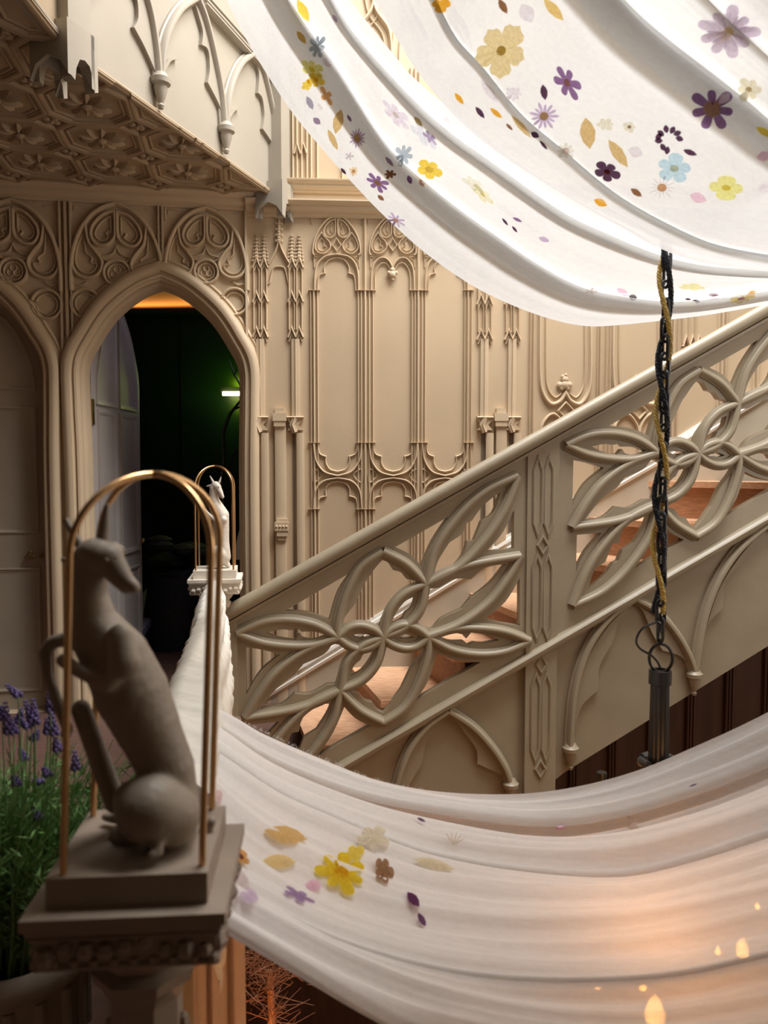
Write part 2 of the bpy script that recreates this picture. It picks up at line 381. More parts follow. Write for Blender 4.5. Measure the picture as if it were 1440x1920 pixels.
def frieze(pl, cpx, topy, s, parent, mm=STONE, clip=None):
    """one tracery bay; pattern in zoomed photo units scaled by s (metres per unit)"""
    c = pl.px(cpx, topy)
    T = lambda pts: [(c[0]+p[0]*s, c[1]-p[1]*s) for p in pts]
    def okc(pts): return pts
    m = CMB(); sw = lambda pts, w, h, closed=False, prof=ROLL, n0=-.004: m.sweep(pl, pts, prof, closed, n0, w, h)
    big = [(0, 18, 1), (70, 45), (135, 100), (185, 180), (215, 270), (228, 360), (228, 470)]
    sw(T(cat(big, 9)), .018, .042); sw(T([(-x, y) for x, y in cat(big, 6)]), .018, .042)
    m.build('tracery_arch', mm, parent)
    tear = [(-6, 60, 1), (-60, 75), (-112, 130), (-126, 185), (-100, 228), (-55, 232), (-18, 205), (-6, 170)]
    inn = [(-26, 85, 1), (-62, 105), (-98, 150), (-104, 185), (-84, 208), (-55, 205), (-40, 190), (-50, 172), (-36, 160), (-26, 165)]
    side_ = [(-152, 128, 1), (-190, 190), (-222, 265), (-226, 330), (-195, 388), (-140, 402), (-88, 375), (-72, 320), (-100, 270), (-135, 225), (-146, 180)]
    inns = [(-160, 175, 1), (-192, 240), (-204, 320), (-180, 368), (-140, 378), (-108, 358), (-100, 330), (-128, 325), (-122, 300), (-150, 275), (-155, 240)]
    for sg in (1, -1):
        for pts, w_, h_ in ((tear, .012, .036), (side_, .013, .036), (inn, .0065, .022), (inns, .0065, .022)):
            m = CMB(); m.sweep(pl, T([(sg*x, y) for x, y in cat(pts, 5, True)]), ROLL, True, -.004, w_, h_)
            if m.v: m.build('mouchette', mm, parent)
        m = CMB()
        m.sweep(pl, T([(sg*x, y) for x, y in arc(-158, 535, 74, 15, 345, 22)]), ROLL, False, -.004, .012, .034)
        m.sweep(pl, T([(sg*x, y) for x, y in arc(-158, 535, 52, 15, 345, 20)]), RND, False, -.004, .006, .022)
        m.sweep(pl, T([(sg*x, y) for x, y in [(-228, 430), (-180, 440), (-150, 425)]]), RND, False, -.004, .008, .02)
        m.sweep(pl, T([(sg*x, y) for x, y in [(-222, 95), (-222, 18), (-110, 18)]]), VEE, False, -.004, .007, .018)
        m.sweep(pl, T([(sg*x, y) for x, y in [(-205, 60), (-205, 38), (-150, 38)]]), VEE, False, -.004, .005, .012)
        m.build('spandrel_moulding', mm, parent)
    m = CMB(); m.sweep(pl, T(arc(0, 372, 66, 0, 360, 26)[:-1]), ROLL, True, -.004, .012, .034)
    m.sweep(pl, T(arc(0, 372, 46, 0, 360, 22)[:-1]), RND, True, -.004, .006, .024)
    for a in (90, 210, 330): m.sweep(pl, T(arc(17*math.cos(math.radians(a)), 372-17*math.sin(math.radians(a)), 16, -60, 240, 12)), RND, False, -.004, .005, .016)
    m.build('roundel', mm, parent)
    m = CMB(); m.sweep(pl, T(cat([(0, 238, 1), (-22, 275), (-72, 290, 1), (-50, 312), (0, 306), (50, 312), (72, 290, 1), (22, 275)], 5, True)), ROLL, True, -.004, .007, .022); m.build('concave_diamond', mm, parent)
sF = .00122
# the frieze is clipped by nothing: it stops just above the doorway arches
def frieze_bays():
    for cx, ty in ((22, 369), (217, 376), (385, 385)):
        frieze(W1, cx, ty, sF*(1 if cx != 385 else .93), wl)
frieze_bays()
for x0, x1 in ((112, 116), (122, 127), (132, 135), (297, 300), (304, 308)):
    m = MB(); ua = W1.px(x0, 450)[0]; ub = W1.px(x1, 450)[0]
    zb = 1.95 if x0 < 200 else 2.9
    m.box(W1, ua, ub, zb, 3.235, -.005, .03); m.build('pilaster_strip', STONE, wl)
m = MB(); ua = W1.px(459, 450)[0]; m.box(W1, ua, uC+.01, 0, 3.235, -.005, .035); m.build('pilaster_strip', STONE, wl)
# ------------------------------------------------ stair wall (W2) panelling
def vstrip(pl, xpx, y0, y1, wpx, h, parent, mm=STONE, prof=RND, name='rib'):
    m = MB(); a = pl.px(xpx, y0); b = pl.px(xpx, y1); 
    m.sweep(pl, [(a[0], b[1]), (a[0], a[1])], prof, False, -.003, wpx/F*5.5/2, h); return m.build(name, mm, parent)
def px_sweep(pl, pts, prof, wpx, h, parent, name, mm=STONE, closed=False, n=6, n0=-.004):
    m = MB(); q = pl.pxs(cat(pts, n, closed)); m.sweep(pl, q, prof, closed, n0, wpx/F*5.4/2, h); return m.build(name, mm, parent)
# clustered mullions
MULL = [(582, 3), (588, 4.5), (595, 3), (671, 3), (677, 4), (684, 6), (692, 4), (699, 3), (772, 3), (778, 4), (784, 6), (791, 4), (797, 3), (871, 3), (877, 4.5), (884, 3)]
for x, wd in MULL: vstrip(W2, x, 546 if wd < 6 else 400, 1330, wd*.95, .020+.006*(wd > 4), wr)
def zpt(x, y): return (440+x/2.88, 360+y/2.88)          # zoomed-crop units -> photo pixels
def head(cx, xs=1.0, kind=0):
    Z = lambda pts: [(zpt(cx+p[0]*xs, p[1])+((1,) if len(p) > 2 else ())) for p in pts]
    def both(pts, prof, wd, h, name, closed=False):
        for sg in (1, -1): px_sweep(W2, Z([(sg*p[0],)+tuple(p[1:]) for p in pts]), prof, wd, h, wr, name, closed=closed, n=5)
    both([(0, 125, 1), (52, 155), (98, 215), (122, 275), (128, 330), (118, 345, 1)], ROLL, 4.6, .03, 'tracery_arch')
    both([(-6, 150, 1), (-40, 165), (-68, 205), (-62, 240), (-34, 250), (-10, 235), (-6, 200)], ROLL, 3.6, .026, 'mouchette', True)
    both([(-20, 168, 1), (-42, 185), (-52, 212), (-36, 232), (-22, 220), (-32, 205)], RND, 2.2, .016, 'cusp_leaf', True)
    both([(-80, 222, 1), (-108, 265), (-116, 305), (-95, 332), (-62, 332), (-34, 305), (-40, 272), (-66, 245)], ROLL, 3.6, .026, 'mouchette', True)
    both([(-82, 250, 1), (-100, 285), (-96, 312), (-72, 318), (-54, 300), (-70, 290), (-66, 272)], RND, 2.2, .016, 'cusp_leaf', True)
    px_sweep(W2, Z([(0, 255, 1), (-22, 290, 1), (0, 322, 1), (22, 290, 1)]), VEE, 3.4, .024, wr, 'diamond_boss', closed=True, n=1)
    both([(-133, 175), (-133, 122), (-70, 122)], VEE, 2.2, .014, 'spandrel_moulding')
    both([(-122, 410, 1), (-116, 372), (-92, 352, 1), (-122, 352, 1)], VEE, 2.5, .016, 'spandrel_moulding', True)
    if kind == 0:
        both([(0, 340), (62, 352), (100, 390), (116, 450), (118, 535)], ROLL, 4.6, .03, 'panel_arch')
        both([(0, 358), (42, 370), (66, 405), (66, 432), (64, 440, 1), (92, 452), (100, 490), (102, 535)], RND, 3.2, .020, 'cusped_arch')
    else:
        both([(-118, 535), (-112, 420), (-78, 365), (-38, 362), (-8, 395), (0, 430, 1)], ROLL, 4.4, .03, 'panel_arch')
        both([(-96, 535), (-94, 440), (-66, 390), (-34, 390), (-14, 420)], RND, 3.2, .020, 'cusped_arch')
        m = MB(); p = W2.P(*W2.px(*zpt(cx, 450)[:2])); 
        for (dx, dz, r) in ((0, 0, .026), (-.022, .012, .015), (.022, .012, .015), (0, .03, .018), (0, -.03, .012)): m.ball(p+Vector((dx, -.02, dz)), r, 8, 5, (1, .8, 1))
        m.build('leaf_pendant', STONE, wr)
head(550); head(852, .98, 1); head(1142, .96, 0)
def transom(cx, yup=830, sc=1.0):
    W_ = 46*sc
    def s2(pts, prof, wd, h, name, closed=False):
        for sg in (1, -1): px_sweep(W2, [(cx+sg*p[0]*sc, p[1])+tuple(p[2:]) for p in pts], prof, wd, h, wr, name, closed=closed, n=5)
    s2([(45, 832), (41, 862), (26, 884), (0, 892)], ROLL, 4.6, .03, 'transom_arc')
    s2([(45, 954), (41, 920), (26, 902), (0, 896)], ROLL, 4.6, .03, 'transom_arc')
    s2([(37, 832), (34, 850), (22, 856, 1), (22, 868), (14, 880), (0, 884)], RND, 3.2, .02, 'cusped_arch')
    s2([(37, 954), (34, 935), (22, 930, 1), (22, 916), (14, 906), (0, 903)], RND, 3.2, .02, 'cusped_arch')
    s2([(45, 880), (30, 891), (45, 905)], VEE, 3, .02, 'transom_diamond', True)
for cx in (633, 737, 834): transom(cx, sc=1.0 if cx < 800 else .95)
for y in (545, 830, 954):
    for xa, xb in ((578, 600), (667, 704), (768, 802), (868, 888)):
        m = MB(); a = W2.px(xa, y); b = W2.px(xb, y); m.box(W2, a[0], b[0], a[1]-.0015, a[1]+.0015, 0, .0235); m.build('joint_line', STONE_D, wr)
# pinnacled pilasters
def pin_pair(x, ytop, parent=wr):
    for xx in (x-7, x+7):
        m = MB()
        def q(a, b): return W2.px(a, b)
        # crocketed spire
        for k in range(8):
            yy = ytop+6+k*6.6; c = W2.P(*q(xx, yy)); r = .006+.0012*k
            m.ball(c+W2.n*.008, r*1.3, 6, 4); m.ball(c+W2.n*.008+W2.u*(r*1.6), r*.8, 5, 3); m.ball(c+W2.n*.008-W2.u*(r*1.6), r*.8, 5, 3)
        m.build('crocketed_spire', STONE, parent)
        m = MB()
        for yy, hh in ((ytop+52, 30), (ytop+116, 24), (ytop+182, 20)):
            m.sweep(W2, W2.pxs([(xx-7, yy+14), (xx, yy-4), (xx+7, yy+14)]), VEE, False, 0, .008, .028)
            m.sweep(W2, W2.pxs([(xx-5, yy+22), (xx, yy+8), (xx+5, yy+22)]), VEE, False, 0, .005, .02)
        for dx in (-5, 5): m.sweep(W2, W2.pxs([(xx+dx, ytop+66), (xx+dx, ytop+182)]), RND, False, 0, .005, .02)
        m.build('pilaster_cap', STONE, parent)
def column_bay(x0, x1, full=True):
    """flat pilaster zone with two pinnacle pairs and a centre shaft"""
    pa = x0+24; pb = x1-24
    dark = MB()
    for xx in (pa, pb):
        a = W2.px(xx-1, 620); 
    pin_pair(pa, 437+ (5 if x0 > 700 else 0)); pin_pair(pb, 437+(5 if x0 > 700 else 0))
    cx = (x0+x1)/2+2
    m = MB()
    for k in range(10):
        yy = 404+k*5.4; c = W2.P(*W2.px(cx, yy)); r = .007+.0006*k
        m.ball(c+W2.n*.01, r*1.2, 6, 4)
        if k % 2: m.ball(c+W2.n*.01+W2.u*.016, r, 5, 3); m.ball(c+W2.n*.01-W2.u*.016, r, 5, 3)
    m.build('crocketed_finial', STONE, wr)
    m = MB()
    for sg in (1, -1):
        m.sweep(W2, W2.pxs(cat([(cx, 452), (cx+sg*5, 468), (cx+sg*12, 482), (cx+sg*20, 496)], 5)), VEE, False, 0, .008, .026)
        m.sweep(W2, W2.pxs(cat([(cx, 500), (cx+sg*10, 503), (cx+sg*15, 520), (cx+sg*17, 530, 1), (cx+sg*20, 533)], 4)), RND, False, 0, .005, .014)
    m.build('ogee_gable', STONE, wr)
    # shafts
    for xx in (pa, pb): 
        vstrip(W2, xx, 636, 790, 15, .022, wr, STONE, BOXP, 'pilaster_shaft'); vstrip(W2, xx, 636, 790, 3, .030, wr, STONE, VEE, 'pilaster_arris')
    # mid capital and lower shafts
    for xx in (pa, pb):
        m = MB(); c = W2.px(xx, 797); hw = .055; hh = .05
        top = [(c[0]-hw, c[1]+hh), (c[0]+hw, c[1]+hh), (c[0]+hw*.9, c[1]+.03), (c[0]+hw*.4, c[1]), (c[0]+hw*.9, c[1]-hh*.7), (c[0]-hw*.9, c[1]-hh*.7), (c[0]-hw*.45, c[1]), (c[0]-hw*.9, c[1]+.03)]
        m.slab(W2, top, [], 0, .035); m.sweep(W2, [(c[0], c[1]+hh), (c[0]-.02, c[1]), (c[0], c[1]-hh)], VEE, False, .02, .02, .035)
        m.sweep(W2, [(c[0]-hw, c[1]+hh), (c[0]+hw, c[1]+hh)], RND, False, 0, .008, .05)
        m.build('diamond_capital', STONE, wr)
        vstrip(W2, xx+9, 812, 1320, 14, .035, wr, STONE, BOXP, 'pilaster_shaft')
        m = MB(); a = W2.px(xx-6, 812); b = W2.px(xx+2, 1320); m.box(W2, a[0], b[0], b[1], a[1], 0, .002); m.build('recess_shade', RECESS_SHADE, wr)  # flat strip coloured dark for recess shade
    m = MB()
    for y0, y1, hw, h in ((766, 775, 9, .04), (775, 790, 13, .05), (790, 800, 11, .045)):
        a = W2.px(cx+2-hw, y0); b = W2.px(cx+2+hw, y1); m.box(W2, a[0], b[0], b[1], a[1], 0, h)
    m.build('shaft_capital', STONE, wr)
    vstrip(W2, cx+3, 800, 1320, 20, .035, wr, STONE, BOXP, 'pilaster_shaft')
    m = MB(); a = W2.px(cx-10, 800); b = W2.px(cx-6, 1320); m.box(W2, a[0], b[0], b[1], a[1], 0, .002); m.build('recess_shade', RECESS_SHADE, wr)
column_bay(464, 578); 
column_bay(884, 984)
m = MB()
for (xa, xb, ya, yb, h) in ((519, 540, 972, 978, .05), (516, 542, 978, 994, .06), (520, 540, 994, 1004, .055), (522, 538, 1004, 1012, .045)):
    a = W2.px(xa, ya); b = W2.px(xb, yb); m.box(W2, a[0], b[0], b[1], a[1], .01, h)
for k in range(4): m.ball(W2.P(*W2.px(520+k*6, 986), .058), .01, 6, 4)
m.build('carved_capital', STONE, wr)
# wide round-bottomed panels further right
for x, wd in ((996, 3), (1003, 5), (1124, 3), (1130, 5), (1140, 3), (1148, 4), (1262, 3), (1268, 5), (1276, 3), (1352, 4), (1360, 5), (1367, 3), (1420, 4), (1428, 5)):
    vstrip(W2, x, 400, 1250, wd, .024, wr)
for cx in (1060, 1197):
    px_sweep(W2, [(cx-48, 420), (cx-48, 600), (cx-48, 690), (cx-44, 733), (cx-28, 757), (cx-10, 752), (cx, 736, 1), (cx+10, 752), (cx+28, 757), (cx+43, 733), (cx+47, 690), (cx+47, 600), (cx+47, 420)], ROLL, 8, .03, wr, 'panel_arch')
    px_sweep(W2, [(cx-37, 420), (cx-37, 600), (cx-37, 695), (cx-33, 728), (cx-20, 745), (cx-8, 738)], RND, 3, .018, wr, 'panel_inner_moulding')
    px_sweep(W2, [(cx+36, 420), (cx+36, 600), (cx+36, 695), (cx+32, 728), (cx+20, 745), (cx+8, 738)], RND, 3, .018, wr, 'panel_inner_moulding')
    for sg in (-1, 1):
        px_sweep(W2, [(cx, 850), (cx+sg*3, 800), (cx+sg*24, 776), (cx+sg*45, 800), (cx+sg*48, 850)], ROLL, 6, .03, wr, 'panel_arch')
    px_sweep(W2, [(cx-14, 770, 1), (cx, 755, 1), (cx+14, 770, 1), (cx, 786, 1)], VEE, 5, .03, wr, 'concave_diamond', closed=True, n=1)
    m = MB(); p = W2.P(*W2.px(cx-2, 722), .015)
    for (dx, dz, r) in ((0, .0, .03), (-.035, .0, .022), (.03, .0, .022), (0, .035, .024), (-.015, .055, .014), (.006, .065, .012), (-.02, -.02, .018), (.02, -.02, .018)): m.ball(p+Vector((dx, 0, dz)), r, 8, 5, (1, .7, 1))
    m.build('leaf_finial', STONE, wr)
m = MB()
for x in (1285, 1297, 1309): 
    m.sweep(W2, W2.pxs([(x-6, 650), (x, 632), (x+6, 650)]), VEE, False, 0, .008, .028)
    m.sweep(W2, W2.pxs([(x-6, 560), (x-6, 645)]), RND, False, 0, .005, .02)
m.build('pilaster_cap', STONE, wr)
# upper storey panelling seen past the cloth
for x in (545, 553, 562, 572, 580, 592, 640): vstrip(W2, x, -300, 345, 4, .022, wr)
m = MB()
for x in (557, 569): m.sweep(W2, W2.pxs([(x-6, 290), (x, 272), (x+6, 290)]), VEE, False, 0, .008, .028)
m.build('pilaster_cap', STONE, wr)
for cx in (700, 770, 850):
    for sg in (1, -1):
        px_sweep(W2, [(cx-sg*40, -160), (cx-sg*6, -30), (cx+sg*4, 20), (cx+sg*30, 62), (cx+sg*35, 130)], ROLL, 8, .035, wr, 'tracery_arch')
        px_sweep(W2, [(cx-sg*52, -160), (cx-sg*20, -20), (cx-sg*8, 30), (cx+sg*18, 70), (cx+sg*22, 130)], RND, 4, .02, wr, 'tracery_inner_moulding')
for x in (700, 708, 716, 770, 778, 786, 850, 858, 866): vstrip(W2, x, 130, 345, 5, .024, wr)
# ------------------------------------------------ shell: floors, hidden walls, ceiling
def quad(name, pts, m, kind='structure', label=None, th=None):
    b = MB(); b.add(pts, [(0, 1, 2, 3)]); o = b.build(name, m, smooth=False); o['kind'] = kind
    if label: o['label'] = label
    return o
def bx(name, a, b, m, parent=None, kind='structure', label=None):
    mbx = MB(); pl = Plane((0, 0, 0), (1, 0, 0)); mbx.box(pl, a[0], b[0], a[2], b[2], -b[1], -a[1]); o = mbx.build(name, m, parent, smooth=False)
    if parent is None and kind: o['kind'] = kind
    if label: o['label'] = label
    return o
# landing floor (edge follows the landing balustrade line)
Bx = lambda Y: -.35-.181*(Y-1.15)
lp = Plane((0, 0, 0), (1, 0, 0), (0, 1, 0))
b = MB(); b.slab(lp, [(-4.2, -1.6), (.2, -1.6), (Bx(.6)+.1, .6), (Bx(4.3)+.06, 4.3), (-.60, 4.45), (-.55, 5.3), (-.9, 5.3), (-4.2, 4.75)], [], -.25, 0)
fl = b.build('floor', FLOORW, smooth=False); tag(fl, 'dark landing floor by the doors', kind='structure')
bx('floor_hall', (-1.2, -1.6, -3.1), (4.7, 5.6, -3.0), DARKW, label='dark hall floor far below')
bx('wall_front', (-4.3, -1.8, -3.1), (4.7, -1.6, 6.9), DARKP)
bx('wall_far_left', (-4.4, -1.8, -3.1), (-4.2, 9.6, 6.9), WOODB)
bx('wall_right', (4.5, -1.8, -3.1), (4.7, 5.8, 6.9), WOODB)
bx('wall_below_landing', (-1.35, -1.6, -3.0), (-1.2, 5.3, -.25), DARKW)
bx('ceiling_gallery_floor', (-4.3, -1.8, 3.45), (4.7, 1.0, 3.6), DARKP)
b = MB(); b.box(W1, -2.6, uC, 3.33, 6.9, -.22, -.02); o = b.build('wall_left_upper', WOODB, smooth=False); o['kind'] = 'structure'
# upper ceiling with skylight opening
b = MB(); b.slab(Plane((0, 0, 0), (1, 0, 0), (0, 1, 0)), [(-4.3, -1.8), (4.7, -1.8), (4.7, 6.2), (-4.3, 6.2)], [[(-.2, 2.2), (3.7, 2.2), (3.7, 5.2), (-.2, 5.2)]], 6.95, 7.1)
o = b.build('ceiling', WOODB, smooth=False); tag(o, 'upper ceiling around the skylight', kind='structure')
# lower dark wainscot under the stairs
WD = Plane((.6, 5.30, 0), (math.cos(yaw), math.sin(yaw), 0))
b = MB(); b.box(WD, 0, 4.0, -3.0, .45, -.05, 0); wu = b.build('wall_under_stair', DARKW, smooth=False); tag(wu, 'dark brown panelled wall below the stairs', kind='structure')
for k in range(14):
    b = MB(); u = .15+k*.27; b.sweep(WD, [(u, -3), (u, .44)], DBL, False, 0, .03, .03); b.build('wainscot_stile', DARKW, wu)
b = MB(); b.box(W2, -.6, 1.6, -3.0, -.3, -.2, 0); o = b.build('wall_under_landing', DARKW, smooth=False); o['kind'] = 'structure'
# ------------------------------------------------ gallery soffit (octagon coffers)
SZ = 3.33
e1 = atZ(130, 100, SZ); e2 = atZ(512, 366, SZ)
ceil_pl = Plane((0, 0, SZ), (1, 0, 0), (0, 1, 0), flip=True)   # n points down
b = MB(); poly = [(-4.2, 1.0), (-1.36, 1.0), (e1.x+.0, e1.y), (e2.x-.02, min(e2.y, 5.38)), (-.88, 5.36), (-4.2, 4.85)]
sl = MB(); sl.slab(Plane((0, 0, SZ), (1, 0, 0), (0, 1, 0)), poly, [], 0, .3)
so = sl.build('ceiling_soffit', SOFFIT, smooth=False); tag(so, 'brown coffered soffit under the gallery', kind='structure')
th = math.atan2(A2.y-A1.y, A2.x-A1.x)
ca, sa = math.cos(th), math.sin(th)
q0 = atZ(191, 259, SZ); PITCHC = .412
from mathutils.geometry import intersect_point_line
def inside(x, y, mrg=0):
    # polygon test for the soffit
    c = False; n = len(poly); j = n-1
    for i in range(n):
        xi, yi = poly[i]; xj, yj = poly[j]
        if ((yi > y) != (yj > y)) and (x < (xj-xi)*(y-yi)/(yj-yi+1e-12)+xi): c = not c
        j = i
    return c
def clip_poly(pts):
    """Sutherland-Hodgman against the (convex enough) soffit edges on the right side"""
    edges = [((-1.36, 1.0), (e1.x, e1.y)), ((e1.x, e1.y), (e2.x, min(e2.y, 5.38))), ((-.86, 5.33), (-4.2, 4.82))]
    out = pts; my = sum(p[1] for p in pts)/len(pts)
    edges = ([edges[0]] if my < e1.y else [edges[1]])+[edges[2]]
    for (a, b_) in edges:
        res = []; n = len(out)
        if n < 3: return []
        def s_(p): return (b_[0]-a[0])*(p[1]-a[1])-(b_[1]-a[1])*(p[0]-a[0])
        for i in range(n):
            p, q = out[i], out[(i+1) % n]; sp, sq = s_(p), s_(q)
            if sp >= 0: res.append(p)
            if (sp >= 0) != (sq >= 0):
                t = sp/(sp-sq); res.append((p[0]+(q[0]-p[0])*t, p[1]+(q[1]-p[1])*t))
        out = res
    return out
def loc(i, j, dx=0, dy=0):
    x = (i*PITCHC+dx); y = (j*PITCHC+dy); return (q0.x+x*ca-y*sa, q0.y+x*sa+y*ca)
R8 = PITCHC*.5*.93
fl_mesh = None
for i in range(-4, 4):
    for j in range(-6, 3):
        c = loc(i, j)
        if c[0] < -3.2 or not (inside(*c) or inside(c[0]-.2, c[1]) or inside(c[0], c[1]-.15)): continue
        k = .5-.0; t = PITCHC*.5*.96; cut = t*.46
        pts = [(t, -t+cut), (t, t-cut), (t-cut, t), (-t+cut, t), (-t, t-cut), (-t, -t+cut), (-t+cut, -t), (t-cut, -t)]
        pts = clip_poly([loc(i, j, *p) for p in pts])
        if len(pts) > 3:
            b = MB(); b.sweep(ceil_pl, pts, ROLL, True, -.002, .021, .022); b.sweep(ceil_pl, clip_poly([(c[0]+(p[0]-c[0])*.82, c[1]+(p[1]-c[1])*.82) for p in pts]) or pts, RND, True, -.002, .008, .012)
            b.build('coffer_moulding', SOFFIT, so)
        if inside(*c) and inside(c[0]+.02, c[1]) and (Vector((c[0], c[1], 0))-W1.o).dot(W1.n) > .14:
            if fl_mesh is None:
                b = MB()
                for p in range(10):
                    a = p*math.tau/10; d = Vector((math.cos(a), math.sin(a), 0)); s_ = Vector((-d.y, d.x, 0)); C0 = Vector((c[0], c[1], SZ))
                    pr = [(.03, .009, .006), (.06, .019, .017), (.09, .019, .018), (.115, .009, .008), (.124, 0, 0)]
                    vs = [C0+d*.02-Vector((0, 0, .012))]
                    for (rr_, ww, hh) in pr: vs += [C0+d*rr_-s_*ww, C0+d*rr_-Vector((0, 0, hh+.008)), C0+d*rr_+s_*ww]
                    fs = [(0, 1, 2), (0, 2, 3)]
                    for q in range(len(pr)-1):
                        a0 = 1+q*3; fs += [(a0, a0+3, a0+4, a0+1), (a0+1, a0+4, a0+5, a0+2)]
                    b.add(vs, fs)
                b.ball((c[0], c[1], SZ-.012), .028, 8, 5, (1, 1, .7))
                fo = b.build('coffer_flower', SOFFIT, so); fl_mesh = fo; fc = Vector((c[0], c[1], 0))
            else:
                fo = fl_mesh.copy(); C.objects.link(fo); fo.location = fl_mesh.location+Vector((c[0], c[1], 0))-fc
        # diamond between
        c2 = loc(i, j, PITCHC/2, PITCHC/2); t2 = PITCHC*.5*.46*.94
        if c2[0] > -3.2:
            pts = clip_poly([loc(i, j, PITCHC/2+p[0], PITCHC/2+p[1]) for p in ((t2, 0), (0, t2), (-t2, 0), (0, -t2))])
            if len(pts) > 2 and inside(*c2) and (Vector((c2[0], c2[1], 0))-W1.o).dot(W1.n) > .12:
                b = MB(); b.sweep(ceil_pl, pts, RND, True, -.002, .012, .022)
                for a in range(4):
                    an = a*math.pi/2+.78+th; b.ball((c2[0]+.028*math.cos(an), c2[1]+.028*math.sin(an), SZ-.006), .022, 6, 4, (1, 1, .6))
                b.ball((c2[0], c2[1], SZ-.012), .014, 6, 4)
                b.build('diamond_rosette', SOFFIT, so)
# ------------------------------------------------ gallery front
gd = Vector((e2.x-e1.x, e2.y-e1.y, 0)); 
# the face is seen from the void: u runs away from camera, n points to +x
G = Plane((e1.x, e1.y, 0), gd)
if G.n.x < 0: G.n = -G.n
GL = gd.length
gal = empty('gallery_front', (e1.x, e1.y, SZ), 'pale gothic gallery front with blind pointed arches above the coffered soffit', 'balcony')
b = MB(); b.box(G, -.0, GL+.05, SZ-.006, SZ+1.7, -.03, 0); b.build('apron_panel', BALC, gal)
b = MB(); b.sweep(G, [(-.02, SZ+.006), (GL+.06, SZ+.006)], ROLL, False, 0, .014, .022); b.build('bottom_bead', SOFFIT, gal)
def gpx(p): return G.px(*p)
def garch(apex, left, right, cusp=True):
    ap = gpx(apex); 
    for side_pts, nm in ((left, 0), (right, 1)):
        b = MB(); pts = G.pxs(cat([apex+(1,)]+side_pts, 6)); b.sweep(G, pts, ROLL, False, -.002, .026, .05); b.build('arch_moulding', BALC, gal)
def corbel(px_, pl, par, mm, s=1.0, n=.03):
    b = MB(); c = pl.P(*pl.px(*px_), n)
    b.lathe(c, [(.012*s, -.13*s), (.018*s, -.115*s), (.012*s, -.105*s), (.022*s, -.08*s), (.034*s, -.04*s), (.034*s, -.02*s), (.05*s, -.012*s), (.052*s, .012*s), (.04*s, .022*s), (.03*s, .04*s)], 14)
    b.build('corbel', mm, par)
gal_arches = [((362, -2), [(330, 20), (306, 62), (296, 105), (293, 148)], [(378, 40), (395, 110), (408, 180), (413, 238)]),
              ((472, 100), [(447, 118), (430, 150), (420, 190), (416, 238)], [(488, 140), (503, 205), (512, 260), (514, 310)]),
              ((228, -70), [(190, -50), (160, -20), (142, 10), (134, 30)], [(252, -40), (272, 20), (284, 90), (289, 148)])]
for a in gal_arches: garch(*a)
def cusp_web(pl, pts, par, mm, n1=.022, name='cusped_web'):
    b = MB(); b.slab(pl, pl.pxs(cat(pts, 5, True)), [], -.002, n1); return b.build(name, mm, par)
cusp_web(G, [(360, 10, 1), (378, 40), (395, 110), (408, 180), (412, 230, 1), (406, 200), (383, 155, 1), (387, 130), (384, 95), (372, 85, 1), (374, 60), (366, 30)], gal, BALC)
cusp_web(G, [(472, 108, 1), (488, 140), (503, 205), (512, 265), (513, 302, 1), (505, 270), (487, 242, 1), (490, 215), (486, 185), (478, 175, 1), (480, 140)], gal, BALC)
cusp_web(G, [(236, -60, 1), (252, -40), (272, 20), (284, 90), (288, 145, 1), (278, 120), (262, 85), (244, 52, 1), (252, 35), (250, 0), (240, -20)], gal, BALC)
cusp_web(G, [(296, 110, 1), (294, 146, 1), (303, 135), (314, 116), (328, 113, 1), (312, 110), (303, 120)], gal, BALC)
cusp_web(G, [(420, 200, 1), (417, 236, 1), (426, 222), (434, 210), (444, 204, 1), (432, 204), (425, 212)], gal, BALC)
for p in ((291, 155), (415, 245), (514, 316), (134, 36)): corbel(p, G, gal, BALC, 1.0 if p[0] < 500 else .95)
b = MB(); q = [G.px(372, 5), G.px(400, 24), G.px(455, 90), G.px(520, 160)]
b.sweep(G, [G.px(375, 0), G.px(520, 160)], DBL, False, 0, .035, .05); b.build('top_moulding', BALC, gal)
# end post near wall and corner post, with crenellated feet
def gpost(u, wdt, zt, name='corner_post'):
    b = MB(); b.box(G, u-wdt/2, u+wdt/2, SZ-.006, SZ+zt, -.05, .09); 
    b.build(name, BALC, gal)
    b = MB()
    hw = wdt/2+.012
    foot = [(u-hw, SZ+.06), (u-hw, SZ-.16), (u-hw+.022, SZ-.17), (u-hw+.03, SZ-.12), (u-.03, SZ-.075), (u, SZ-.065), (u+.03, SZ-.075), (u+hw-.03, SZ-.12), (u+hw-.022, SZ-.17), (u+hw, SZ-.16), (u+hw, SZ+.06)]
    b.slab(G, foot, [], .06, .11); b.slab(G, foot, [], -.08, -.05)
    pl2 = Plane(G.P(u+hw-.02, 0, 0), G.n); b.slab(pl2, [(-.08, SZ+.06), (-.08, SZ-.16), (-.05, SZ-.1), (.01, SZ-.07), (.07, SZ-.1), (.11, SZ-.16), (.11, SZ+.06)], [], 0, .02)
    pl2 = Plane(G.P(u-hw, 0, 0), G.n); b.slab(pl2, [(-.08, SZ+.06), (-.08, SZ-.16), (-.05, SZ-.1), (.01, SZ-.07), (.07, SZ-.1), (.11, SZ-.16), (.11, SZ+.06)], [], 0, .02)
    b.build('arched_foot', BALC, gal)
gpost(GL+.0, .12, 1.7); gpost(-.04, .14, 1.7)
b = MB(); G2 = Plane((e1.x-.02, e1.y-.1, 0), (0, -1, 0)); G2.n = Vector((1, 0, 0))
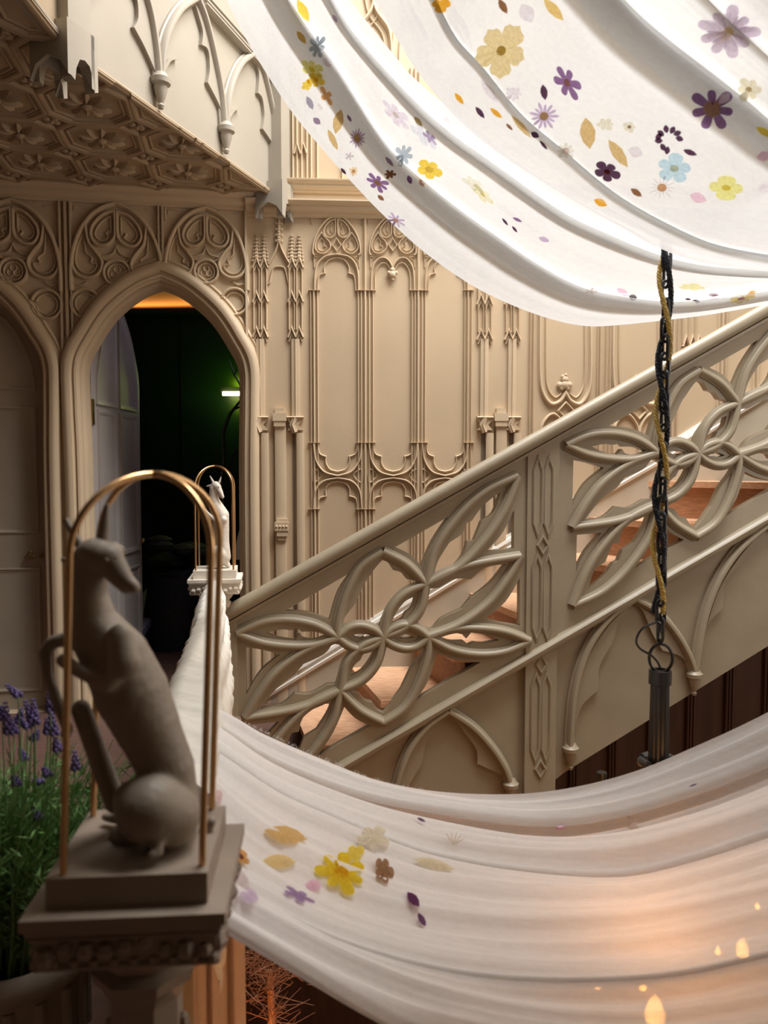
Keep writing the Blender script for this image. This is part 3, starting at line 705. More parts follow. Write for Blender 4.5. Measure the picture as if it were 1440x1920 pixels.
b.box(G2, 0, 2.4, SZ-.006, SZ+1.7, -.03, 0); b.sweep(G2, [(0, SZ+.01), (2.4, SZ+.01)], ROLL, False, 0, .02, .04); b.build('return_panel', BALC, gal)
# ------------------------------------------------ doors
d1 = MB(); d1.slab(W1, arch(uc1, .985), [], -.15, -.10)
door1 = d1.build('door_1', DOORM, smooth=False); tag(door1, 'closed greyish beige arched door at left', kind='structure')
def groove(pts, closed=True):
    b = MB(); b.sweep(W1, pts, [(-1, 0), (-1, .6), (-.3, 1), (.4, .3), (1, 0)], closed, -.1, .014, .012); b.build('door_panel_moulding', DOORM, door1)
ur = W1.px(57, 800)[0]; ul = 2*uc1-ur
zz = lambda y: W1.px(40, y)[1]
groove([(uc1+.04, zz(998)), (ur, zz(998)), (ur, zz(765)), (uc1+.04, zz(765))])
groove([(uc1+.04, zz(1300)), (ur, zz(1300)), (ur, zz(1072)), (uc1+.04, zz(1072))])
groove([(ul, zz(998)), (uc1-.04, zz(998)), (uc1-.04, zz(765)), (ul, zz(765))])
groove([(ul, zz(1300)), (uc1-.04, zz(1300)), (uc1-.04, zz(1072)), (ul, zz(1072))])
top = [W1.px(x, y) for x, y in ((55, 725), (50, 690), (38, 650), (18, 615), (0, 595))]
groove([(uc1+.04, zz(725))]+top+[(uc1+.04, top[-1][1]+.12)])
b = MB(); hc = W1.P(*W1.px(50, 1045), -.085)
for a in (90, 210, 330):
    c = hc+W1.u*.017*math.cos(math.radians(a))+Vector((0, 0, .017*math.sin(math.radians(a))))
    b.tube([c+W1.u*.014*math.cos(t)+Vector((0, 0, .014*math.sin(t))) + W1.n*.012 for t in [i*math.tau/12 for i in range(12)]], .0045, 6, True)
b.ball(hc+W1.n*.01, .012, 8, 5); b.tube([hc, hc+W1.n*.03], .006, 8); b.build('door_handle', BRASSD, door1)
b = MB(); kc = W1.P(*W1.px(72, 1045), -.1); b.lathe(kc, [(.0, 0), (.02, 0)], 4) if False else None
b.tube([kc, kc+W1.n*.008], .018, 14); b.build('keyhole_plate', BRASSD, door1)
b = MB(); b.tube([kc+W1.n*.008, kc+W1.n*.0095], .006, 8); b.build('keyhole', BLACK, door1)
# open leaf of the second doorway, swung into the dark room
hx = W1.P(uc2-sideS[0][0]+.02, 0, -.20)
LD = Plane((hx.x, hx.y, 0), (.02, 1, 0))
LD.n = Vector((1, -.02, 0)).normalized()
mw = sideS[0][0]
def leafarch(k=1.0, dz=0): return [(mw+h*k, z*1.0+dz) for h, z in sideS]+[(mw-h*k, z+dz) for h, z in sideS[::-1][1:]]
b = MB(); b.slab(LD, [(u, z+.01) for u, z in leafarch(.96)], [], -.05, 0)
door2 = b.build('door_2', DOORL, smooth=False); tag(door2, 'open greyish lilac arched door leaf swung into the dark room', kind='structure')
for (ua, ub, za, zb) in ((.12, .45, .95, 1.95), (.55, .90, .95, 1.95), (.12, .45, .15, .8), (.55, .90, .15, .8)):
    b = MB(); b.sweep(LD, [(ua, za), (ub, za), (ub, zb), (ua, zb)], [(-1, 0), (-1, 1), (-.2, .9), (1, 0)], True, 0, .018, .016); b.build('door_panel_moulding', DOORL, door2)
for sg in (-1, 1):
    ptsl = [(mw+sg*.04, 2.02), (mw+sg*.40, 2.02), (mw+sg*.385, 2.2), (mw+sg*.3, 2.42), (mw+sg*.16, 2.6), (mw+sg*.04, 2.7)]
    b = MB(); b.sweep(LD, ptsl if sg > 0 else ptsl[::-1], [(-1, 0), (-1, 1), (-.2, .9), (1, 0)], True, 0, .018, .016); b.build('door_panel_moulding', DOORL, door2)
b = MB(); b.box(LD, .0, .035, 1.86, 2.03, -.01, .012); b.build('door_hinge', BRASSD, door2)
b = MB(); b.box(LD, .0, .035, .4, .55, -.01, .012); b.build('door_hinge', BRASSD, door2)
b = MB(); c = LD.P(.93, 1.0, .03); b.ball(c, .022, 8, 6); b.tube([LD.P(.93, 1.0, 0), c], .01, 8); b.build('door_handle', BRASSD, door2)
# ------------------------------------------------ dark room beyond
def room():
    x0, x1, y0, y1, zt = -3.6, .3, 5.55, 8.9, 3.25
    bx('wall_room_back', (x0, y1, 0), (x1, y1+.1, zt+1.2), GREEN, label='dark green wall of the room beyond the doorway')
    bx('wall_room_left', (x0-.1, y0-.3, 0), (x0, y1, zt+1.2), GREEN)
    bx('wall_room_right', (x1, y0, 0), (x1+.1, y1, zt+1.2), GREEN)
    fr = bx('floor_room', (x0, 4.95, -.2), (x1, y1, -.02), FLOORW)
    k = 0; y = 5.3
    while y < 8.8:
        b = MB(); b.box(Plane((0, 0, 0), (1, 0, 0)), x0, x1, -.02, .0, -(y+.146), -y); b.build('floorboard', FLOORW, fr); y += .15
    # plaster vault, lit from behind
    b = MB(); cx = -1.72
    b.add([(x0, y0, zt+.9), (cx, y0-.2, zt+.55), (cx, y1, zt+.06), (x0, y1, zt+.02), (x1, y0, zt+.9), (x1, y1, zt+.02)], [(0, 1, 2, 3), (1, 4, 5, 2)])
    o = b.build('ceiling_room', VAULT, smooth=False); o['kind'] = 'structure'
    bx('trim_1', (x0, y1-.18, zt-.03), (x1, y1-.0, zt+.0), GREEN, label='dark ledge hiding the cove light')
    area('cove_light', (-1.9, y1-.12, zt+.005), (math.radians(205), 0, 0), 2.6, .05, 5, (1, .42, .10))
    for xx in (-3.0, -2.24, -1.5, -.7):
        bx('trim_%d' % (2+int((xx+3)*1.3)), (xx, y1-.012, 0), (xx+.012, y1, zt-.03), GREEN)
room()
lampp = atY(436, 735, 8.7)
lamp = empty('wall_lamp', lampp, 'glowing yellow-green wall light on the dark green wall', 'lamp')
b = MB(); b.box(Plane(lampp, (1, 0, 0)), -.13, .13, .0, .05, -.2, .02); b.build('bracket', BLACK, lamp)
b = MB(); b.tube([lampp+Vector((-.1, -.03, -.02)), lampp+Vector((.1, -.03, -.02))], .022, 10); b.build('light_tube', LAMPW, lamp)
for dz, e in ((.13, 1.9), (-.12, 1.0)):
    l = bpy.data.lights.new('green_glow', 'POINT'); l.energy = e; l.color = (.55, 1, .02); l.shadow_soft_size = .05
    o = bpy.data.objects.new('green_glow', l); C.objects.link(o); o.location = lampp+Vector((0, -.05, dz))
# things in the dark room
br = MB()
pts = [atY(462, 830, 6.6), atY(430, 850, 6.6), atY(418, 880, 6.6)]
main = cat3 = [atY(x, y, 6.5) for x, y in ((416, 905), (420, 860), (418, 812), (432, 775), (452, 750), (452, 725), (438, 700), (430, 675))]
br.tube(main, [.02, .018, .016, .014, .011, .009, .006, .003], 6)
br.tube([atY(x, y, 6.5) for x, y in ((438, 768), (455, 760), (468, 742))], [.01, .008, .004], 5)
br.tube([atY(x, y, 6.5) for x, y in ((440, 704), (446, 685), (444, 668))], [.006, .004, .002], 5)
br.tube([atY(x, y, 6.5) for x, y in ((425, 890), (442, 850), (462, 825))], [.012, .01, .008], 5)
bb_ = atY(428, 1150, 6.5); bb_.z = 0
br.tube([atY(416, 905, 6.5), atY(425, 1000, 6.5), bb_], [.02, .022, .028], 6)
o = br.build('bare_branch', BLACK); tag(o, 'bare black branch standing in the dark room in front of the glowing wall light', 'branch')
b = MB(); p = atY(456, 950, 6.0)
prof = []
for i in range(9):
    t = i/8; z = .22-.62*t; ww = .03+.07*t+.01*math.sin(t*9)
    prof.append((z, ww))
vs = []; fs = []
for (z, ww) in prof:
    for k in range(12):
        a = k*math.tau/12; r = ww*(1+.25*math.sin(3*a)); vs.append(p+Vector((math.cos(a)*r+.04, math.sin(a)*r*.5, z)))
for i in range(8):
    for k in range(12): fs.append((i*12+k, (i+1)*12+k, (i+1)*12+(k+1) % 12, i*12+(k+1) % 12))
fs.append(tuple(range(12))); fs.append(tuple(range(96, 108))[::-1]); b.add(vs, fs)
b.tube([p+Vector((.04, 0, .2)), p+Vector((.04, 0, .30)), p+Vector((.06, -.02, .32)), Vector((.33, p.y, p.z+.32))], .008, 6)
o = b.build('hanging_robe', ROBE); tag(o, 'pale robe hanging just inside the doorway at its right jamb', 'robe')
be = empty('bench', atY(300, 1150, 6.6), 'low violet bench running diagonally across the dark room floor', 'bench')
bl = Vector(be.location); bl.z = 0
pa = atZ(262, 1190, .28); pb = atZ(335, 1090, .28); dd = (pb-pa); dd.z = 0; BP = Plane((pa.x, pa.y, 0), dd)
b = MB(); b.box(BP, -.3, dd.length+.8, .22, .28, -.28, .0); b.build('seat', mat('bench_top', (.30, .30, .42), .25), be)
b = MB(); b.box(BP, -.28, dd.length+.78, .0, .22, -.26, -.02); b.build('apron', VIOLET, be)
b = MB(); random.seed(3)
c = atY(330, 1035, 7.0); c.z = 0
b.lathe(c, [(.28, 0), (.30, .25), (.26, .5), (.22, .62)], 12); o = b.build('pouffe', ROCK); tag(o, 'round dark slate seat in the middle of the unlit room', 'seat')
b = MB(); cc = c+Vector((0, 0, .78))
for k in range(12): b.ball(cc+Vector((random.uniform(-.26, .26), random.uniform(-.12, .12), random.uniform(-.15, .15))), random.uniform(.06, .12), 7, 5, (1.4, 1, .6))
o = b.build('crumpled_cloth', ROCK); tag(o, 'crumpled blue-grey cloth heaped on the round dark seat', 'cloth')
l = bpy.data.lights.new('embers', 'POINT'); l.energy = 2.0; l.color = (1, .35, .1); l.shadow_soft_size = .08
o = bpy.data.objects.new('embers', l); C.objects.link(o); o.location = atY(340, 1125, 6.9)+Vector((0, 0, .15))
l = bpy.data.lights.new('blue_room_light', 'POINT'); l.energy = 3; l.color = (.7, .72, 1); l.shadow_soft_size = .3
o = bpy.data.objects.new('blue_room_light', l); C.objects.link(o); o.location = (-.9, 6.6, 2.6)
# ================================================================== STAIRCASE
c1w = atY(718, 1193.5, 4.5); c2w = atY(1306.7, 850.7, 4.77)
S = Plane((c1w.x, c1w.y, 0), (c2w.x-c1w.x, c2w.y-c1w.y, 0))
stair = empty('staircase', (c1w.x, c1w.y, -.2), 'pine staircase climbing right between the panelled wall and the gothic balustrade', 'staircase')
nos = []
for k in range(-2, 7):
    xw = 666+110.5*k; yw = 1249-.625*110.5*k if k <= 2 else 1104-.611*110.5*(k-2)
    xb = {-2: 455, -1: 590, 0: 728, 1: 868, 2: 985, 3: 1150, 4: 1280, 5: 1475, 6: 1640}[k]
    pw = W2.P(*W2.px(xw, yw)); z = pw.z
    bb = S.P(S.px(xb, 1000)[0], 0, -.05); bb.z = z
    bb += (bb-Vector((pw.x, pw.y, z)))*0
    nos.append((pw-W2.n*0, bb, z))
for k in range(len(nos)-1):
    a, b_, z = nos[k]; c, d_, z2 = nos[k+1]
    dn = ((b_-a).cross(Vector((0, 0, 1)))).normalized()
    if dn.x > 0: dn = -dn
    m = MB(); th_ = .04
    ov = dn*.035
    top_ = [a+ov, b_+ov, d_, c]
    for p in top_: p.z = z
    bot = [p-Vector((0, 0, th_)) for p in top_]
    m.add(top_+bot, [(0, 1, 2, 3), (7, 6, 5, 4), (0, 4, 5, 1), (1, 5, 6, 2), (2, 6, 7, 3), (3, 7, 4, 0)])
    m.tube([a+ov-Vector((0, 0, th_/2)), b_+ov-Vector((0, 0, th_/2))], th_/2, 10)
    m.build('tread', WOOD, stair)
    if k > 0:
        z0 = nos[k-1][2]; m = MB(); P_ = [a, b_]; q = []
        for p in P_: q += [Vector((p.x, p.y, z0-.0)), Vector((p.x, p.y, z-th_))]
        bk = [p-dn*.03 for p in q]
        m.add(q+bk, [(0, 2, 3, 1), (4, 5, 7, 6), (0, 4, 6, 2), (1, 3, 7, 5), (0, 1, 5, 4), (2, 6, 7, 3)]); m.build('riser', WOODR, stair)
        m = MB(); m.tube([a+dn*.008-Vector((0, 0, th_+.012)), b_+dn*.008-Vector((0, 0, th_+.012))], .012, 8); m.build('scotia', WOODR, stair)
# wall string
l1 = [(440, 1339), (492, 1307), (960, 1021), (1237, 863), (1500, 700)]
m = MB(); top_ = W2.pxs(l1); m.slab(W2, top_+[(top_[-1][0], top_[-1][1]-.9), (top_[0][0], top_[0][1]-.5)], [], .001, .028); m.build('wall_string', STRINGW, stair)
m = MB(); m.sweep(W2, [(u, v+.035) for u, v in top_], [(-1, 0), (-1, .9), (-.6, 1), (-.5, .55), (-.1, .5), (.1, .8), (.5, .7), (.6, .35), (1, .3), (1, 0)], False, 0, .045, .05); m.build('wall_string_cap', WHITEM, stair)
# ------------------------------------------------ balustrade
bal = empty('stair_balustrade', (c1w.x, c1w.y, -.2), 'carved taupe stair balustrade with pierced interlaced tracery and round handrail', 'balustrade')
def z6(x, y): return (420+x/2.483, 860+y/2.483)
def Zs(pts): return [z6(p[0], p[1])+tuple(p[2:]) for p in pts]
Cz = (740, 828)
def refl(pts): return [(2*Cz[0]-p[0], 2*Cz[1]-p[1])+tuple(p[2:]) for p in pts]
H = {
 'H1': [(285, 708, 1), (590, 530, 1), (530, 620), (490, 750, 1), (400, 718)],
 'H2': [(795, 413, 1), (1045, 270, 1), (970, 385), (920, 500, 1), (865, 445)],
 'H3': [(103, 878, 1), (180, 890), (262, 912, 1), (170, 990), (103, 1100, 1)],
 'H4': [(737, 472, 1), (765, 485), (790, 520, 1), (825, 530, ), (850, 560, 1), (888, 568, 1), (905, 588), (850, 618), (790, 670), (745, 730), (722, 790, 1), (660, 762), (590, 765), (538, 795, 1), (558, 745), (600, 690, 1), (612, 672, 1), (655, 580, 1), (680, 545), (705, 508)],
 'H5': [(1288, 155, 1), (1255, 250), (1200, 292, 1), (1185, 330), (1165, 380, 1), (1132, 385, 1), (1112, 450), (1040, 530), (975, 558, 1), (995, 480), (1050, 390, 1), (1110, 352, 1), (1130, 300, 1), (1155, 288, 1), (1210, 215)],
 'H6': [(1350, 238, 1), (1350, 418, 1), (1222, 432, 1), (1300, 340)],
 'H7': [(1312, 490, 1), (1215, 508), (1150, 562, 1), (1080, 560), (1000, 602, 1), (958, 605, 1), (935, 680), (885, 748), (945, 790, 1), (975, 790), (1015, 745), (1110, 700, 1), (1150, 650, 1), (1240, 580)],
 'H9': [(1000, 832, 1), (1060, 812), (1112, 818, 1), (1128, 838, 1), (1150, 810, 1), (1225, 820), (1282, 845, 1), (1215, 860), (1165, 857, 1), (1140, 868, 1), (1118, 850, 1), (1055, 850)],
 'H10': [(783, 830, 1), (815, 818), (828, 826, 1), (845, 817), (887, 832, 1), (850, 840), (830, 836, 1), (815, 838)],
 'H12': [(890, 640, 1), (876, 690), (845, 718, 1), (825, 752), (778, 768, 1), (800, 720), (840, 668)],
}
holes = []
for k, p in H.items(): holes.append(p); holes.append(refl(p))
bay2 = (c2w-c1w); du = S.px(1306.7, 850.7)[0]-S.px(718, 1193.5)[0]; dv = S.px(1306.7, 850.7)[1]-S.px(718, 1193.5)[1]
hl = []
for dx, dy in ((0, 0), (du, dv)):
    for h in holes: hl.append([(p[0]+dx, p[1]+dy) for p in S.pxs(cat(Zs(h), 4, True))])
railpts = [S.px(432, 1147), S.px(1440, 579)]
rs = (railpts[1][1]-railpts[0][1])/(railpts[1][0]-railpts[0][0])
strp = [S.px(658, 1427), S.px(1440, 971)]; ss = (strp[1][1]-strp[0][1])/(strp[1][0]-strp[0][0])
u0 = S.px(428, 1200)[0]; u1 = S.px(444+0, 1187)[0]+2*du+.06
rz = lambda u: railpts[0][1]+rs*(u-railpts[0][0]); sz = lambda u: strp[0][1]+ss*(u-strp[0][0])
# keep holes inside the slab
outer = [(u0, sz(u0)), (u1, sz(u1)), (u1, rz(u1)), (u0, rz(u0))]
good = []
for h in hl:
    hh = []
    for (u, v) in h:
        v = min(v, rz(u)-.035); v = max(v, sz(u)+.02); u = max(u, u0+.03); u = min(u, u1-.02); hh.append((u, v))
    good.append(hh)
m = MB(); m.slab(S, outer, good, -.055, .0); pp_ = m.build('pierced_panel', RAIL, bal, smooth=False)
ARCS = {
 'top': [(717, 1033, 1), (762, 1057), (798, 1094, 1)], 'topl': [(717, 1033, 1), (676, 1062), (650, 1110), (635, 1160), (633, 1193, 1)],
 'LPu': [(444, 1186, 1), (490, 1166), (540, 1161), (590, 1170), (633, 1193, 1)], 'LPl': [(444, 1186, 1), (490, 1203), (541, 1210), (590, 1208), (633, 1193, 1)],
 'sLu': [(633, 1193, 1), (655, 1176), (678, 1172), (702, 1180), (718, 1193, 1)], 'sLl': [(633, 1193, 1), (655, 1210), (678, 1216), (702, 1208), (718, 1193, 1)],
 'TCl': [(798, 1094, 1), (758, 1112), (730, 1145), (718, 1193, 1)], 'TCr': [(798, 1094, 1), (786, 1145), (755, 1178), (718, 1193, 1)],
 'LTl': [(798, 1094, 1), (815, 1030), (860, 965), (910, 920), (970, 892, 1)], 'LTr': [(798, 1094, 1), (860, 1062), (910, 1010), (945, 955), (970, 892, 1)],
 'Mu': [(798, 1094, 1), (840, 1072), (890, 1056), (975, 1042, 1)], 'Ml': [(801, 1192, 1), (860, 1170), (915, 1130), (950, 1085), (975, 1042, 1)],
}
CP = (718, 1193.3)
for nm, pts in ARCS.items():
    for rf in (0, 1):
        q = pts if not rf else [(2*CP[0]-p[0], 2*CP[1]-p[1])+tuple(p[2:]) for p in pts]
        base = S.pxs(cat(q, 7))
        for dx, dy in ((0, 0), (du, dv)):
            m = MB(); m.sweep(S, [(p[0]+dx, p[1]+dy) for p in base], ROLL, False, -.004, .030, .042); m.build('tracery_moulding', RAIL, pp_)
# handrail
def along(pl, u_a, u_b, fn, prof, name, mm, par, n0=0):
    m = MB(); m.sweep(pl, [(u_a, fn(u_a)), (u_b, fn(u_b))], prof, False, n0, 1, 1); return m.build(name, mm, par)
RP = [(-.046, -.09), (-.046, -.01), (-.034, .0), (-.034, .012)]+[(math.sin(math.radians(a))*.040+.006, .020+math.cos(math.radians(a))*.040) for a in range(-80, 121, 20)]+[(.03, -.09)]
along(S, u0-.01, u1, rz, RP, 'handrail', RAIL, bal, .012)
along(S, u0, u1, lambda u: rz(u)-.056, [(-.012, -.02), (-.008, .022), (.008, .026), (.012, -.02)], 'rail_fillet', RAIL, bal, 0)
along(S, u0, u1, sz, [(-.035, -.02), (-.03, .02), (-.018, .024), (-.012, .04), (.008, .045), (.022, .035), (.03, .02), (.035, -.02)], 'string_moulding', RAIL, bal, 0)
# apron below
ap = [(u0, -.75)] + S.pxs([(1032, 1600), (1034, 1484), (1060, 1452), (1440, 1216), (1560, 1142)])
ap = [(u0, -.75), (S.px(1034, 1500)[0], -.75)] + S.pxs([(1038, 1470), (1060, 1452), (1440, 1216), (1560, 1142)])
ap += [(ap[-1][0], sz(ap[-1][0])), (u0, sz(u0))]
m = MB(); m.slab(S, ap, [], -.06, -.025); apr = m.build('apron_panel', RAIL, bal, smooth=False)
def sp_sweep(pts, wpx, h, name='apron_arch', prof=ROLL, n0=-.027):
    m = MB(); m.sweep(S, S.pxs(cat(pts, 7)), prof, False, n0, wpx/F*4.6/2, h); m.build(name, RAIL, apr)
sp_sweep([(840, 1332, 1), (800, 1362), (768, 1405), (750, 1450), (740, 1500), (738, 1560)], 20, .06)
sp_sweep([(840, 1332, 1), (885, 1362), (922, 1402), (946, 1440), (957, 1472)], 20, .06)
sp_sweep([(1190, 1122, 1), (1140, 1160), (1100, 1220), (1076, 1300), (1068, 1400)], 20, .06)
sp_sweep([(1190, 1122, 1), (1235, 1150), (1270, 1192), (1292, 1232), (1302, 1262)], 20, .06)
sp_sweep([(1440, 982, 1), (1385, 1030), (1345, 1090), (1318, 1165), (1302, 1262)], 20, .06)
sp_sweep([(1440, 982, 1), (1485, 1010), (1520, 1052), (1542, 1092), (1552, 1125)], 20, .06)
def S_web(pts):
    m = MB(); m.slab(S, S.pxs(cat(pts, 4, True)), [], -.03, .0); m.build('cusped_web', RAIL, apr)
S_web([(842, 1340, 1), (885, 1368), (922, 1408), (950, 1455, 1), (935, 1450), (895, 1432, 1), (893, 1405), (868, 1370), (852, 1348)])
S_web([(836, 1340, 1), (800, 1372), (772, 1412), (756, 1455), (748, 1500, 1), (768, 1470), (792, 1430, 1), (797, 1400), (812, 1368)])
S_web([(1186, 1132, 1), (1144, 1170), (1106, 1228), (1084, 1300), (1078, 1372, 1), (1090, 1325), (1123, 1293, 1), (1124, 1250), (1148, 1205), (1158, 1172)])
S_web([(1192, 1130, 1), (1232, 1158), (1266, 1198), (1288, 1236), (1298, 1255, 1), (1275, 1230), (1243, 1220, 1), (1222, 1185), (1208, 1150)])
S_web([(1436, 992, 1), (1392, 1038), (1352, 1098), (1328, 1165), (1312, 1232, 1), (1325, 1175), (1355, 1140, 1), (1360, 1092), (1385, 1060), (1400, 1032)])
for p in ((957, 1472), (1070, 1405), (1302, 1266), (1552, 1128)): corbel(p, S, bal, RAIL, .95, .0)
# pilasters across the balustrade: bays
def s_pil(dx):
    xa, xb = S.px(987, 1000)[0]+dx, S.px(1046, 1000)[0]+dx
    m = MB(); m.slab(S, [(xa, sz(xa)-.9 if dx == 0 else sz(xa)-.40), (xb, sz(xa)-.82 if dx == 0 else sz(xb)-.40), (xb, rz(xb)-.05), (xa, rz(xa)-.05)], [], -.02, .012); m.build('pilaster', RAIL, bal)
    cxm = (xa+xb)/2; w_ = (xb-xa)
    def lanc(zb, zt):
        m = MB()
        for sg in (-1, 1):
            c = cxm+sg*w_*.17; h = w_*.13
            m.sweep(S, [(c, zb), (c+h, zb+.07), (c+h, zt-.07), (c, zt), (c-h, zt-.07), (c-h, zb+.07)], VEE, True, .01, .009, .012)
        m.build('lancet_moulding', RAIL, bal)
    def dia(z):
        m = MB(); m.sweep(S, [(cxm, z-.05), (cxm+.03, z), (cxm, z+.05), (cxm-.03, z)], VEE, True, .01, .009, .014); m.build('diamond_moulding', RAIL, bal)
    zt = rz(cxm)-.10; zm = S.px(1015, 1022)[1]+ (rs*dx); zs_ = sz(cxm)
    lanc(zm+.06, zt-.03); dia(zm); lanc(zs_+.07, zm-.06); 
    if dx == 0: dia(zs_-.08); lanc(S.px(1010, 1425)[1]+.0, zs_-.14); dia(S.px(1010, 1440)[1])
s_pil(0); s_pil(du)
m = MB(); xa = u0; m.box(S, xa, xa+.05, sz(xa)-.05, rz(xa)-.04, -.06, .02); m.build('end_stile', RAIL, bal)
# corner stop: handrail is carried up to the far pedestal
# ================================================================== PEDESTALS
def carved_pedestal(name, cx, cy, ztop, label, mm, sc=1.0, yawp=0.0):
    e = empty(name, (cx, cy, 0), label, 'pedestal')
    pl = Plane((cx, cy, 0), (math.cos(yawp), math.sin(yawp), 0))
    def sq(m, hw, z0, z1, bev=.004): m.box(pl, -hw, hw, z0, z1, -hw, hw)
    m = MB(); sq(m, .112, ztop-.045, ztop); m.build('upper_block', mm, e)
    m = MB(); sq(m, .140, ztop-.062, ztop-.045); sq(m, .134, ztop-.072, ztop-.062); m.build('abacus', mm, e)
    m = MB(); sq(m, .125, ztop-.125, ztop-.072)
    random.seed(int(cx*1000))
    for fx in range(4):
        pr = Plane((cx, cy, 0), (math.cos(yawp+fx*math.pi/2), math.sin(yawp+fx*math.pi/2), 0))
        for k in range(9):
            u = -.11+.0275*k; z = ztop-.098
            m.ball(pr.P(u, z+random.uniform(-.01, .01), .125), random.uniform(.010, .017), 6, 4)
            m.ball(pr.P(u+.012, z-.018, .125), .008, 5, 3)
        m.sweep(pr, [(-.13, ztop-.078), (.13, ztop-.078)], RND, False, .12, .006, .012); m.sweep(pr, [(-.125, ztop-.122), (.125, ztop-.122)], RND, False, .12, .006, .01)
    m.build('carved_frieze', mm, e)
    m = MB(); oc = [(.105, ztop-.165), (.11, ztop-.145), (.09, ztop-.138), (.12, ztop-.125)]
    m.lathe((cx, cy, 0), [(.058, ztop-.24), (.07, ztop-.215), (.078, ztop-.21), (.085, ztop-.19), (.068, ztop-.18), (.095, ztop-.15), (.11, ztop-.125)], 8, rot=math.pi/8+yawp)
    m.build('neck', mm, e)
    m = MB(); m.lathe((cx, cy, 0), [(.09, 0), (.09, .12), (.062, .15), (.055, ztop-.24)], 8, rot=math.pi/8+yawp); m.build('shaft', mm, e)
    for k in range(4):
        a = yawp+k*math.pi/2; d = Vector((math.cos(a), math.sin(a), 0))
        m = MB(); 
        for i in range(6): m.ball(Vector((cx, cy, ztop-.30-.035*i))+d*.055, .012, 6, 4, (1, 1, 1.6))
        m.build('shaft_foliage', mm, e)
    return e
near_c = atZ(252, 1585, 1.02); near_c = Vector((-.372, 1.208, 1.02))
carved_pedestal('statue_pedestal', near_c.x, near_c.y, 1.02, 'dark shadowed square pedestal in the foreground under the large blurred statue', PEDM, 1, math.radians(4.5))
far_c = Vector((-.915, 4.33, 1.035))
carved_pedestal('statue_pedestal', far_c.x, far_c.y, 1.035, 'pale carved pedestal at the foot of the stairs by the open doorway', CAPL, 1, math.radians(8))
# ================================================================== BEASTS
def caps(bm, a, b, ra, rb):
    a, b = Vector(a), Vector(b); L = (b-a).length; n = max(2, int(L/min(ra, rb)*2.2)+1)
    for i in range(n+1):
        t = i/n; bmesh.ops.create_icosphere(bm, subdivisions=3 if max(ra, rb) > .018 else 2, radius=ra+(rb-ra)*t, matrix=Matrix.Translation(a.lerp(b, t)))
def remesh_build(name, bm, vox, m, parent, smooth=10):
    me = bpy.data.meshes.new(name+'_tmp'); bm.to_mesh(me); bm.free()
    ob = bpy.data.objects.new(name+'_tmp', me); C.objects.link(ob)
    r = ob.modifiers.new('r', 'REMESH'); r.mode = 'VOXEL'; r.voxel_size = vox; r.use_smooth_shade = True
    s = ob.modifiers.new('s', 'SMOOTH'); s.factor = .5; s.iterations = smooth
    dg = bpy.context.evaluated_depsgraph_get(); em = bpy.data.meshes.new_from_object(ob.evaluated_get(dg)); bpy.data.objects.remove(ob)
    b = MB(); b.add([v.co.copy() for v in em.vertices], [tuple(p.vertices) for p in em.polygons])
    return b.build(name, m, parent, ang=180)
def beast(T, scale, name, label, m, parts_near, base, vox=.0035):
    e = empty(name, base, label, 'statue')
    body, horns, shield, eyes = parts_near
    bm = bmesh.new()
    for (a, b_, ra, rb) in body: caps(bm, T(*a), T(*b_), ra*scale, rb*scale)
    remesh_build('body', bm, vox, m, e)
    for (chain, rs_) in horns:
        b = MB(); b.tube([T(*p) for p in chain], [r*scale for r in rs_], 10); b.build('horn', m, e)
    for (a, b_, ra, rb) in shield:
        bm = bmesh.new(); caps(bm, T(*a), T(*b_), ra*scale, rb*scale); remesh_build('shield', bm, vox, m, e, 4)
    for p in eyes:
        b = MB(); b.ball(T(*p), 3.5*scale, 8, 6); b.build('eye', m, e)
    return e
